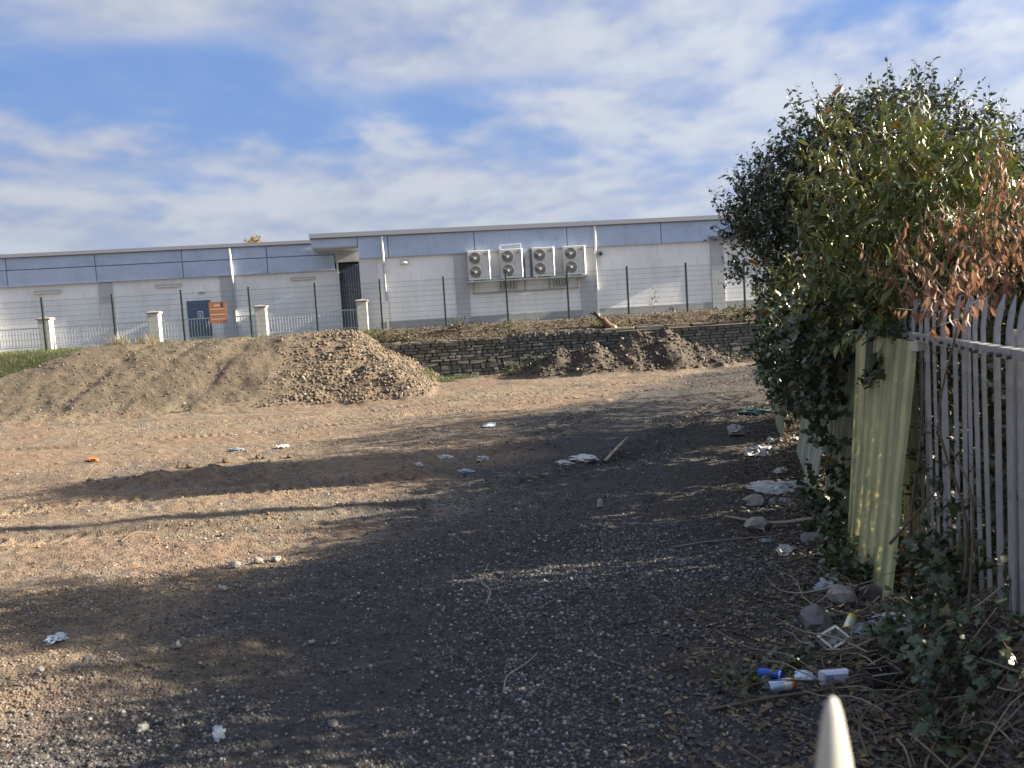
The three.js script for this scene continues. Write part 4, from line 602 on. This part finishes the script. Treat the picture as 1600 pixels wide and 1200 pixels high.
  // clods turned up by machine tracks
  { const [mm, cc] = scatter(2600, () => { const t = tracks[Math.floor(r() * tracks.length)], q = t[Math.floor(r() * t.length)], x = q[0] + (r() - 0.5) * 1.5, Z = q[1] + (r() - 0.5) * 1.1; if (Z < 7) return null; const s = 0.007 + 0.026 * Math.pow(r(), 4); Q.setFromEuler(EU.set(r() * 3, r() * 6, r() * 3)); const c0 = groundColour(x, Z), k = 0.6 + r() * 0.5; return [new THREE.Matrix4().compose(V(x, groundY(x, Z) + s * 0.3, -Z), Q.clone(), V(s, s, s)), c0.map((v) => v * k)]; }); tag(inst('soil_clods', pebbles[0], std(1, 1, 1, 1), mm, cc), 'small clods of earth thrown up along the machine tracks', 'soil', null, 'stuff'); }
}

// ---------------------------------------------------------------- grass and weeds by the wall and fence
{
  const r = rng(901), blade = new THREE.BufferGeometry(); blade.setAttribute('position', new THREE.Float32BufferAttribute([-0.04, 0, 0, 0.04, 0, 0, -0.03, 0.5, 0.06, 0.03, 0.5, 0.06, 0, 1, 0.25], 3)); blade.setIndex([0, 1, 2, 1, 3, 2, 2, 3, 4]); blade.computeVertexNormals();
  let [m, c] = scatter(26000, () => {
    const k = r(), x = k < 0.8 ? -25 + r() * 20 : -5 + r() * 15, q = 0.05 - r() * (k < 0.8 ? 3.2 : 1.4), Z = 31.2 + 0.13 * x - q * KN; if (k >= 0.8 && fbm(x * 0.9, q * 1.2, 3, 120) < 0.12) return null; if (ramp(x, Z) > terraceY(x, q) - 0.03 && r() > 0.05) return null;
    const s = 0.06 + r() * r() * 0.16; Q.setFromEuler(EU.set((r() - 0.5) * 0.8, r() * 6.28, (r() - 0.5) * 0.8)); return [new THREE.Matrix4().compose(V(x, terraceY(x, q) - 0.01, -Z), Q.clone(), V(s * 0.8, s, s)), r() > 0.8 ? pick([0.25, 0.2, 0.08], [0.3, 0.26, 0.12], r(), 0.3, r) : pick([0.05, 0.085, 0.016], [0.095, 0.13, 0.028], r(), 0.4, r)];
  });
  tag(inst('grass', blade, grassMat, m, c), 'rough green grass on the bank under the mesh fence', 'grass', null, 'stuff');
  [m, c] = scatter(7000, () => { const x = -3.2 + r() * 5.4, q = 0.1 + r() * 1.1, Z = 31.2 + 0.13 * x - q * KN; if (fbm(x * 0.8, q * 1.1, 3, 911) < 0.05 - sstep(-1.5, -3, x) * 0.25) return null; const s = 0.05 + r() * r() * 0.14; Q.setFromEuler(EU.set((r() - 0.5) * 0.9, r() * 6.28, (r() - 0.5) * 0.9)); return [new THREE.Matrix4().compose(V(x, groundY(x, Z) - 0.01, -Z), Q.clone(), V(s, s, s)), pick([0.05, 0.085, 0.016], [0.1, 0.135, 0.028], r(), 0.4, r)]; });
  tag(inst('grass', blade, grassMat, m, c), 'short green grass along the foot of the stone wall', 'grass', null, 'stuff');
  const weed = (label, x, q, w, h, n, seed, top, leaf = 0.1, tone = [[0.045, 0.08, 0.016], [0.11, 0.15, 0.03]], cat = 'weeds') => {
    const Z = 31.2 + 0.13 * x - q * KN, y = top ? terraceY(x, q) : groundY(x, Z), [t, o] = plant('weed_clump', label, cat, [x, y, Z]);
    foliage(t, o, { blobs: [[x, y + h * 0.5, Z, w, h * 0.5, w * 0.6, n]], seed, geo: OVAL, mat: softLeaf, leaf, shoot: 0.22, per: 7, up: 0.9, floor: -1, colour: (rr, k) => pick(tone[0], tone[1], k * 0.5 + rr() * 0.5, 0.4, rr), name: 'leaves' });
  };
  weed('leafy green weeds where the ramp meets the end of the wall', -5.1, -0.4, 0.9, 0.4, 50, 921, 1);
  weed('leafy green weeds on the wall top above the rubble slope', -3.9, -0.3, 0.45, 0.45, 30, 922, 1);
  weed('short weeds on the wall top under the second post past the gate pillar', -1.8, -0.9, 0.5, 0.35, 26, 923, 1);
  weed('green weeds at the wall foot beside the dark spoil heap', 0.2, 0.6, 0.6, 0.36, 40, 924, 0);
  weed('bright green weeds spilling over the coping near the far sheet', 9.0, -0.35, 0.9, 0.6, 70, 925, 1, 0.11, [[0.06, 0.1, 0.018], [0.14, 0.18, 0.04]]);
  weed('thin tall weed stem against the white wall', 5.9, -1.3, 0.1, 1.0, 12, 926, 1, 0.07);
  weed('small weed tuft beside the tall thin stem', 6.4, -0.9, 0.25, 0.4, 14, 927, 1, 0.08);
  weed('dark bush at the wall foot beside the ivy', 10.3, 0.8, 0.9, 0.7, 90, 928, 0, 0.11, [[0.018, 0.035, 0.014], [0.045, 0.065, 0.025]], 'bush');
  weed('small green weeds between the dark bush and spoil heap', 8.6, 1.0, 0.6, 0.2, 26, 929, 0, 0.09, [[0.05, 0.09, 0.02], [0.1, 0.14, 0.03]]);
  { const Z = 23.9, x = -9.45, [t, o] = plant('weed_clump', 'tiny dark green plant alone at the foot of the ramp', 'weeds', [x, groundY(x, Z), Z]); foliage(t, o, { blobs: [[x, groundY(x, Z) + 0.1, Z, 0.12, 0.1, 0.1, 14]], seed: 941, geo: OVAL, mat: softLeaf, leaf: 0.07, shoot: 0.1, per: 5, floor: -1, colour: (rr, k) => pick([0.01, 0.03, 0.02], [0.02, 0.05, 0.03], k, 0.3, rr), name: 'leaves' }); }
  [m, c] = scatter(4500, () => { const x = -5 + r() * 17, q = -0.24 - r() * r() * 1.7, Z = 31.2 + 0.13 * x - q * KN; Q.setFromEuler(EU.set(-Math.PI / 2 + (r() - 0.5) * 1.6, (r() - 0.5) * 1.4, r() * 6.28)); const s = 0.05 + r() * 0.09; return [new THREE.Matrix4().compose(V(x, terraceY(x, q) + 0.02 + r() * 0.04, -Z), Q.clone(), V(s, s, s)), r() < 0.5 ? pick([0.07, 0.05, 0.035], [0.15, 0.1, 0.06], r(), 0.4, r) : pick([0.13, 0.097, 0.06], [0.25, 0.19, 0.12], r(), 0.4, r)]; });
  tag(inst('fallen_leaves', OVAL, dryLeaf, m, c), 'dry brown leaf litter along the top of the stone wall', 'leaves', null, 'stuff');
  // dry grass tufts by the first posts
  [m, c] = scatter(260, () => { const k = r() < 0.5, x = (k ? -14.0 : -13.1) + (r() - 0.5) * 0.7, Z = 31.2 + 0.13 * x + 0.3 + r() * 0.4, s = 0.25 + r() * 0.3; Q.setFromEuler(EU.set((r() - 0.5) * 0.7, r() * 6.28, (r() - 0.5) * 0.7)); return [new THREE.Matrix4().compose(V(x, Math.max(terraceAt(x, Z), groundY(x, Z)) - 0.02, -Z), Q.clone(), V(s * 0.4, s, s)), pick([0.22, 0.17, 0.08], [0.32, 0.25, 0.13], r(), 0.3, r)]; });
  tag(inst('dry_grass', blade, grassMat, m, c), 'straw coloured dry grass tufts at the top of the ramp', 'grass', null, 'stuff');
}

// ---------------------------------------------------------------- stump, logs and stones on the bank
{
  const x = 3.75, Z = 31.2 + 0.13 * x + 0.55, t = thing('tree_stump', 'sawn tree stump with a forked branch on the bank by the downpipe', 'stump', [x, terraceAt(x, Z), -Z]);
  obj('stump', tube([[0.25, -0.05, 0.1], [0.05, 0.16, 0.05], [-0.05, 0.34, 0]], 0.17, 0.12, 9), std(0.2, 0.13, 0.08, 0.95, { map: speck, bumpMap: speck, bumpScale: 0.02 }), t);
  obj('branch', tube([[-0.02, 0.3, 0], [-0.22, 0.42, 0], [-0.36, 0.66, 0.02]], 0.075, 0.05, 7), barkMat, t); obj('branch_fork', tube([[-0.3, 0.52, 0], [-0.5, 0.6, 0.03], [-0.56, 0.62, 0.03]], 0.055, 0.035, 7), barkMat, t);
  obj('cut_face', tube([[0.3, -0.04, 0.16], [0.36, -0.05, 0.24]], 0.15, 0.13, 9, 1), std(0.5, 0.3, 0.15, 0.9), t);
  const l = (label, px, pz, len, rad, turn, col) => { const Zp = pz, y = Math.max(terraceAt(px, Zp), groundY(px, Zp)), g = thing('log', label, 'log', [px, y + rad * 0.7, -Zp], turn); obj('bark', tube([[-len / 2, 0.02, 0], [-len * 0.1, -0.01, 0.03], [len / 2, 0.05, -0.02]], rad, rad * 0.8, 8), std(...col, 0.95, { map: speck, bumpMap: speck, bumpScale: 0.02 }), g); obj('cut_end', new THREE.CylinderGeometry(rad * 0.82, rad * 0.82, 0.015, 10).rotateZ(Math.PI / 2).translate(len / 2 + 0.002, 0.05, -0.02), std(0.42, 0.32, 0.2, 0.9), g); };
  l('thick grey fallen log on the grass bank above the dark wall end', -17.9, 29.3, 0.9, 0.13, 0.35, [0.17, 0.15, 0.12]); l('thin pale timber lying on the grass bank', -16.9, 29.0, 0.8, 0.06, -0.7, [0.4, 0.31, 0.2]); l('short pale timber propped beside the grey log', -17.0, 28.9, 0.55, 0.05, 1.2, [0.36, 0.27, 0.17]);
}
// ---------------------------------------------------------------- rubbish and loose stones
const lie = (x, Z, dy = 0) => [x, groundY(x, Z) + dy, -Z];
function lump(w, h, d, seed, detail = 3, rough = 0.35, freq = 2.2) { // crumpled, faceted shell
  const g = new THREE.IcosahedronGeometry(1, detail), p = g.attributes.position; for (let i = 0; i < p.count; i++) { const x = p.getX(i), y = p.getY(i), z = p.getZ(i), n = 1 + rough * (Math.abs(noise(x * freq + y * 1.7, z * freq - y * 1.3, seed)) * 1.6 - 0.6) + rough * 0.5 * noise(x * freq * 2.7 + z, y * freq * 2.7 - z, seed + 3); p.setXYZ(i, x * n * w / 2, Math.max(-0.25, y * n) * h / 2 + h * 0.12, z * n * d / 2); } g.computeVertexNormals(); return g;
}
const canSide = (h, draw) => canvasTex(256, 128, draw);
function can(label, x, Z, tex, turn, tilt, dent, len = 0.15) {
  const t = thing('drink_can', label, 'can', lie(x, Z, 0.045), turn), R = 0.033;
  const pts = [[0, 0], [0.024, 0], [0.027, 0.004], [R, 0.014], [R, len - 0.014], [0.0275, len - 0.003], [0.0265, len]].map(([a, b]) => new THREE.Vector2(a, b)), g = new THREE.LatheGeometry(pts, 20); const p = g.attributes.position; for (let i = 0; i < p.count; i++) { const y = p.getY(i) / len, a = Math.atan2(p.getZ(i), p.getX(i)), k = 1 - dent * Math.exp(-(((y - 0.55) / 0.2) ** 2)) * (0.5 + 0.5 * Math.cos(a - 1)); p.setX(i, p.getX(i) * k); p.setZ(i, p.getZ(i) * k); } g.computeVertexNormals(); g.translate(0, -len / 2, 0).rotateZ(Math.PI / 2 + tilt);
  obj('can_body', g, new THREE.MeshPhysicalMaterial({ map: tex, roughness: 0.3, metalness: 0.45 }), t); obj('can_end', new THREE.CylinderGeometry(0.0262, 0.0262, 0.003, 18).translate(0, len / 2 - 0.006, 0).rotateZ(Math.PI / 2 + tilt), std(0.7, 0.7, 0.7, 0.3, { metalness: 0.8 }), t); return t;
}
const bandTex = (bands) => canvasTex(64, 128, (c, w, h) => { for (const [a, b, col] of bands) { c.fillStyle = col; c.fillRect(0, h * (1 - b), w, h * (b - a)); } });
can('crushed bright blue drink can with a silver end on the leaf litter', 1.4, 4.66, bandTex([[0, 1, '#2455b8'], [0.32, 0.44, '#c9d3e6'], [0.8, 1, '#1d47a3']]), -0.75, 0.15, 0.55);
can('pale blue drink can with an orange band near the crushed blue one', 1.4, 4.45, bandTex([[0, 1, '#a9c3da'], [0.2, 0.52, '#c8612e'], [0.52, 0.58, '#e6e2da']]), 0.08, 0.05, 0.15);
can('yellow and white crumpled drink can beside the grey slab', 2.13, 5.3, bandTex([[0, 1, '#d9c81e'], [0.3, 0.7, '#d8d8cc'], [0.46, 0.54, '#d9c81e']]), 0.95, 0.25, 0.45, 0.165);
{
  const t = thing('drink_carton', 'white and blue squashed carton with dark lettering stripe lying on its side', 'carton', lie(1.73, 4.56, 0.045), 0.05);
  const tx = canvasTex(128, 64, (c, w, h) => { c.fillStyle = '#b9c4dd'; c.fillRect(0, 0, w, h); c.fillStyle = '#7d9ad6'; c.fillRect(12, 0, 40, h * 0.7); c.strokeStyle = '#3a3d4d'; c.lineWidth = 5; c.beginPath(); c.arc(64, 58, 20, 3.5, 5.9); c.stroke(); });
  obj('box', boxUV(cbox(0.165, 0.075, 0.06, 0.012)), std(0.6, 0.66, 0.78, 0.45), t); obj('print', new THREE.PlaneGeometry(0.14, 0.055).translate(0, 0, 0.0315), new THREE.MeshStandardMaterial({ map: tx, roughness: 0.5 }), t); obj('cap', cbox(0.02, 0.06, 0.05, 0.006).translate(0.094, 0, 0), acDark, t);
  const w = thing('plastic_wrapper', 'small pale blue plastic wrapper beside the squashed carton', 'wrapper', lie(1.57, 4.6, 0.03), 0.3); obj('shell', lump(0.12, 0.06, 0.09, 5, 2, 0.3), std(0.55, 0.66, 0.78, 0.35), w); obj('rim', cbox(0.13, 0.008, 0.05, 0.003).translate(0, -0.012, 0.03), acDark, w);
  const k = thing('plastic_crate', 'dark plastic tray with a pale rim half buried in the litter', 'tray', lie(1.96, 4.46, 0.02), 0.12);
  obj('tray_base', bx(-0.085, 0.085, 0, 0.008, -0.07, 0.07), std(0.04, 0.036, 0.036, 0.5), k); obj('tray_side', [bx(-0.09, -0.084, 0, 0.062, -0.07, 0.07)], std(0.05, 0.045, 0.045, 0.5), k); obj('tray_side', [bx(0.084, 0.09, 0, 0.062, -0.07, 0.07)], std(0.05, 0.045, 0.045, 0.5), k); obj('tray_back', bx(-0.083, 0.083, 0.009, 0.062, -0.07, -0.064), std(0.05, 0.045, 0.045, 0.5), k); obj('tray_front', bx(-0.083, 0.083, 0.009, 0.062, 0.064, 0.07), std(0.06, 0.055, 0.055, 0.5), k); obj('rim', [bx(-0.092, 0.092, 0.063, 0.068, 0.063, 0.073), bx(0.0832, 0.0925, 0.063, 0.068, -0.07, 0.062)], std(0.3, 0.27, 0.25, 0.6), k);
  const b = thing('crisp_packet', 'crumpled blue foil packet among the ivy on the bank', 'packet', lie(2.08, 4.2, 0.04), 0.4); obj('packet', lump(0.13, 0.08, 0.1, 9, 3, 0.45), std(0.22, 0.34, 0.5, 0.3, { metalness: 0.2 }), b);
  const tr = thing('food_tray', 'clear grey plastic food tray lying open in the litter', 'tray', lie(1.93, 5.08, 0.02), 0.5); const plastic = std(0.4, 0.43, 0.4, 0.3, { transmission: 0.3 });
  obj('tray_floor', bx(-0.07, 0.07, 0, 0.004, -0.05, 0.05), plastic, tr); for (const [nm, g] of [['tray_wall', bx(-0.074, -0.0705, 0, 0.05, -0.05, 0.05)], ['tray_wall', bx(0.0705, 0.074, 0, 0.05, -0.05, 0.05)], ['tray_wall', bx(-0.07, 0.07, 0.005, 0.05, -0.054, -0.0505)], ['tray_wall', bx(-0.07, 0.07, 0.005, 0.05, 0.0505, 0.054)]]) obj(nm, g, plastic, tr); obj('flange', [bx(-0.085, 0.085, 0.0505, 0.054, -0.066, -0.05), bx(-0.085, 0.085, 0.0505, 0.054, 0.05, 0.066), bx(-0.085, -0.07, 0.0505, 0.054, -0.0499, 0.0499), bx(0.07, 0.085, 0.0505, 0.054, -0.0499, 0.0499)], std(0.55, 0.56, 0.52, 0.35), tr); tr.rotation.x = 0.45;
}
const bagMat = std(0.56, 0.56, 0.55, 0.5, { map: speck }), dirtyBag = std(0.5, 0.49, 0.47, 0.5, { map: speck }), blueBag = std(0.33, 0.42, 0.48, 0.5, { map: speck }), clear = std(0.5, 0.54, 0.55, 0.3, { transmission: 0.3 });
const rubbish = [
  ['plastic_bag', 'white printed carrier bag crumpled at the foot of the yellow green sheet', 'bag', 2.36, 5.2, 0.3, 0.17, 0.2, std(0.6, 0.6, 0.64, 0.45, { map: canvasTex(64, 64, (c) => { c.fillStyle = '#e0e0e6'; c.fillRect(0, 0, 64, 64); c.strokeStyle = '#54587a'; c.lineWidth = 3; for (let i = 0; i < 7; i++) { c.beginPath(); c.arc(8 + i * 9, 10 + ((i * 23) % 50), 6, 0, 4); c.stroke(); } c.fillStyle = '#a05a66'; c.fillRect(10, 36, 18, 5); }) })],
  ['plastic_bag', 'flattened white plastic bag beside the torn zinc sheet', 'bag', 3.0, 9.7, 0.55, 0.11, 0.5, bagMat], ['plastic_bag', 'long torn strip of white plastic next to the flattened bag', 'bag', 3.35, 9.75, 0.55, 0.1, 0.14, bagMat],
  ['plastic_bag', 'dirty white sheeting by the ivy further along', 'bag', 3.6, 12.1, 0.6, 0.2, 0.4, dirtyBag], ['plastic_bag', 'pale plastic scrap beside a broken branch in the middle of the shade', 'bag', 1.05, 12.65, 0.42, 0.13, 0.4, bagMat], ['plastic_bag', 'grey white plastic scrap next to the one by the broken branch', 'bag', 0.72, 12.3, 0.26, 0.1, 0.25, dirtyBag],
  ['plastic_bag', 'pale blue plastic bag lying alone on the brown earth near the shade edge', 'bag', -3.5, 6.0, 0.17, 0.06, 0.12, std(0.5, 0.57, 0.64, 0.5, { map: speck })], ['plastic_bag', 'thin blue plastic strip on the earth at the far shade edge', 'bag', -5.4, 15.87, 0.34, 0.06, 0.14, blueBag], ['plastic_bag', 'small white plastic scrap past the blue strip', 'bag', -4.5, 15.9, 0.26, 0.07, 0.2, bagMat],
  ['plastic_bag', 'bluish plastic scrap lying beyond the painted patch of dim sun', 'bag', -0.77, 12.4, 0.3, 0.06, 0.16, blueBag], ['plastic_bag', 'white plastic scrap with raised corners in mid shade', 'bag', -0.53, 13.15, 0.2, 0.12, 0.14, bagMat], ['plastic_bag', 'flat pale plastic strip in mid shade', 'bag', -1.55, 13.0, 0.3, 0.05, 0.1, dirtyBag], ['plastic_bag', 'torn whitish film near the flat strip', 'bag', -1.2, 13.7, 0.26, 0.07, 0.16, clear], ['plastic_bag', 'pale turquoise plastic sheet near the sunlit shade edge', 'bag', -0.5, 16.6, 0.5, 0.06, 0.2, blueBag],
  ['plastic_scrap', 'bright orange plastic scrap on the sunlit earth', 'scrap', -8.05, 15.6, 0.28, 0.07, 0.14, std(0.75, 0.2, 0.03, 0.5)], ['plastic_scrap', 'white pointed scrap standing up on the dark gravel', 'scrap', 0.93, 9.36, 0.09, 0.16, 0.05, bagMat], ['plastic_scrap', 'strip of grey plastic film on the gravel', 'scrap', -1.72, 4.36, 0.2, 0.03, 0.06, clear], ['plastic_scrap', 'crumpled clear plastic under the yellow green sheet', 'scrap', 2.3, 6.05, 0.16, 0.1, 0.12, clear], ['plastic_scrap', 'crumpled blue white plastic beside the sheet foot weeds', 'scrap', 2.2, 6.0, 0.12, 0.09, 0.1, blueBag],
  ['green_cloth', 'dark green cloth scrap at the far end of the ivy', 'cloth', 4.85, 16.3, 0.7, 0.14, 0.35, std(0.05, 0.13, 0.1, 0.9)], ['foam_box', 'grey white broken foam box on the litter by the far ivy', 'box', 3.75, 13.9, 0.3, 0.22, 0.26, dirtyBag],
];
rubbish.forEach(([n, label, cat, x, Z, w, h, d, mat], i) => { const m = obj(n, boxUV(lump(w, h, d, 40 + i * 3, 4, h < 0.08 ? 0.5 : 0.38, 2.4)), mat); m.position.set(...lie(x, Z, h * 0.1)); m.rotation.y = i * 1.3; tag(m, label, cat); });
{ const r = rng(1101), pm = [std(0.6, 0.59, 0.56, 0.7, { map: speck }), std(0.4, 0.4, 0.4, 0.6, { map: speck }), std(0.3, 0.36, 0.4, 0.6, { map: speck })]; for (let i = 0; i < 16; i++) { const Z = 5.2 + Math.pow(r(), 1.2) * 8, x = fenceX(Z) - 0.35 - r() * 0.75, w = 0.07 + r() * 0.14, m = obj('paper_scrap', boxUV(lump(w, 0.04 + r() * 0.06, w * 0.8, 300 + i, 3, 0.5, 2.6)), pm[i % 3]); m.position.set(...lie(x, Z, 0.005)); m.rotation.y = r() * 6; tag(m, 'small dirty paper or plastic scrap in the leaf litter beside the sheets', 'paper scrap', 'scraps in the verge litter'); } }
const rockMats = [std(0.2, 0.19, 0.19, 0.9, { map: speck, bumpMap: speck, bumpScale: 0.012 }), std(0.36, 0.34, 0.3, 0.9, { map: speck, bumpMap: speck, bumpScale: 0.012 }), std(0.5, 0.48, 0.44, 0.9, { map: speck }), std(0.14, 0.1, 0.07, 1, { map: speck, bumpMap: speck, bumpScale: 0.02 })];
const rock = (label, x, Z, w, h, d, k, seed, group, tilt = 0) => { const m = obj('rock', boxUV(lump(w, h, d, seed, 1, 0.42, 1.7)), rockMats[k]); m.position.set(...lie(x, Z, h * 0.12)); m.rotation.set(tilt, seed, tilt * 0.6); tag(m, label, 'rock', group); };
rock('flat grey stone slab tilted beside the yellow can', 1.95, 5.45, 0.26, 0.12, 0.22, 0, 1, null, 0.35); rock('wedge of grey stone behind the yellow can', 2.24, 5.72, 0.24, 0.17, 0.16, 1, 2, null, 0.2); rock('grey slab leaning at the tip of the yellow green sheet', 2.45, 5.72, 0.18, 0.18, 0.1, 0, 3, null, 0.5); rock('grey rock at the foot of the ivy mass', 2.62, 7.2, 0.26, 0.14, 0.2, 0, 4); rock('small pale rock by the flattened white bag', 2.56, 8.9, 0.3, 0.16, 0.2, 1, 5); rock('pale grey rock beside the broken branch on the gravel', 2.3, 7.9, 0.24, 0.14, 0.18, 1, 6);
{ const r = rng(1001); for (const [x, Z, s] of [[-2.34, 5.38, 0.09], [-2.9, 5.3, 0.1], [-2.6, 7.0, 0.1], [-3.1, 5.1, 0.08], [-1.5, 5.6, 0.06], [-1.1, 4.4, 0.08], [-2.2, 4.5, 0.1]]) rock('pale loose stone half sunk in the shaded brown earth', x, Z, s * 0.8, s * 0.6, s * 0.7, Math.floor(r() * 2), 20 + Math.floor(r() * 50), 'pale stones in the shaded earth'); for (const [x, Z, s] of [[-2.75, 7.75, 0.14], [-2.55, 7.85, 0.1], [-2.4, 7.9, 0.12]]) rock('whitish rubble lump at the edge of the sunlit band', x, Z, s * 0.9, s * 0.6, s * 0.7, 1, 30 + Math.floor(r() * 50), 'whitish rubble at the shade edge'); for (let i = 0; i < 22; i++) { const a = r(), x = -7.2 + a * 3.4, Z = 13.3 + a * 1.2 + (r() - 0.5) * 1.1, s = 0.04 + r() * r() * 0.12; rock('brown clod of earth on the pushed up ridge', x, Z, s * 1.4, s, s * 1.1, 3, 60 + i, 'clods on the earth ridge'); } }
const stickT = (label, pts, rad, mat = paleTwig) => { const [x, y, Z] = pts[0], t = thing('stick', label, 'stick', lie(x, Z, 0)); obj('wood', tube(pts.map(([a, b, c]) => [a - x, groundY(a, c) - groundY(x, Z) + b, -(c - Z)]), rad, rad * 0.5, 5, 12), mat, t); };
stickT('dark stick lying on the sunlit earth', [[-4.42, 0.01, 8.98], [-4.34, 0.02, 9.15], [-4.24, 0.015, 9.4]], 0.014, twigMat); stickT('broken pale branch beside the plastic scraps in mid shade', [[1.35, 0.03, 12.5], [1.55, 0.1, 12.9], [1.85, 0.16, 13.5]], 0.03); stickT('curled pale twig standing from the dark gravel', [[-0.3, 0.0, 6.2], [-0.27, 0.06, 6.35], [-0.34, 0.1, 6.45], [-0.28, 0.2, 6.6]], 0.008); stickT('thin bent twig on the gravel', [[-0.16, 0.01, 4.7], [-0.14, 0.02, 4.9], [-0.02, 0.02, 5.1], [0.06, 0.02, 5.25]], 0.006); stickT('straight thin stick on the gravel by the ivy', [[1.4, 0.02, 7.55], [1.8, 0.03, 7.6], [2.3, 0.03, 7.55]], 0.007); stickT('broken branch pointing out from the ivy bank', [[2.75, 0.12, 7.6], [2.45, 0.06, 7.9], [2.1, 0.03, 8.35]], 0.022); stickT('long dark root across the litter below the cans', [[0.95, 0.01, 4.32], [1.3, 0.03, 4.36], [1.7, 0.03, 4.44], [2.0, 0.04, 4.5]], 0.011, twigMat);
renderer.render(scene, camera);
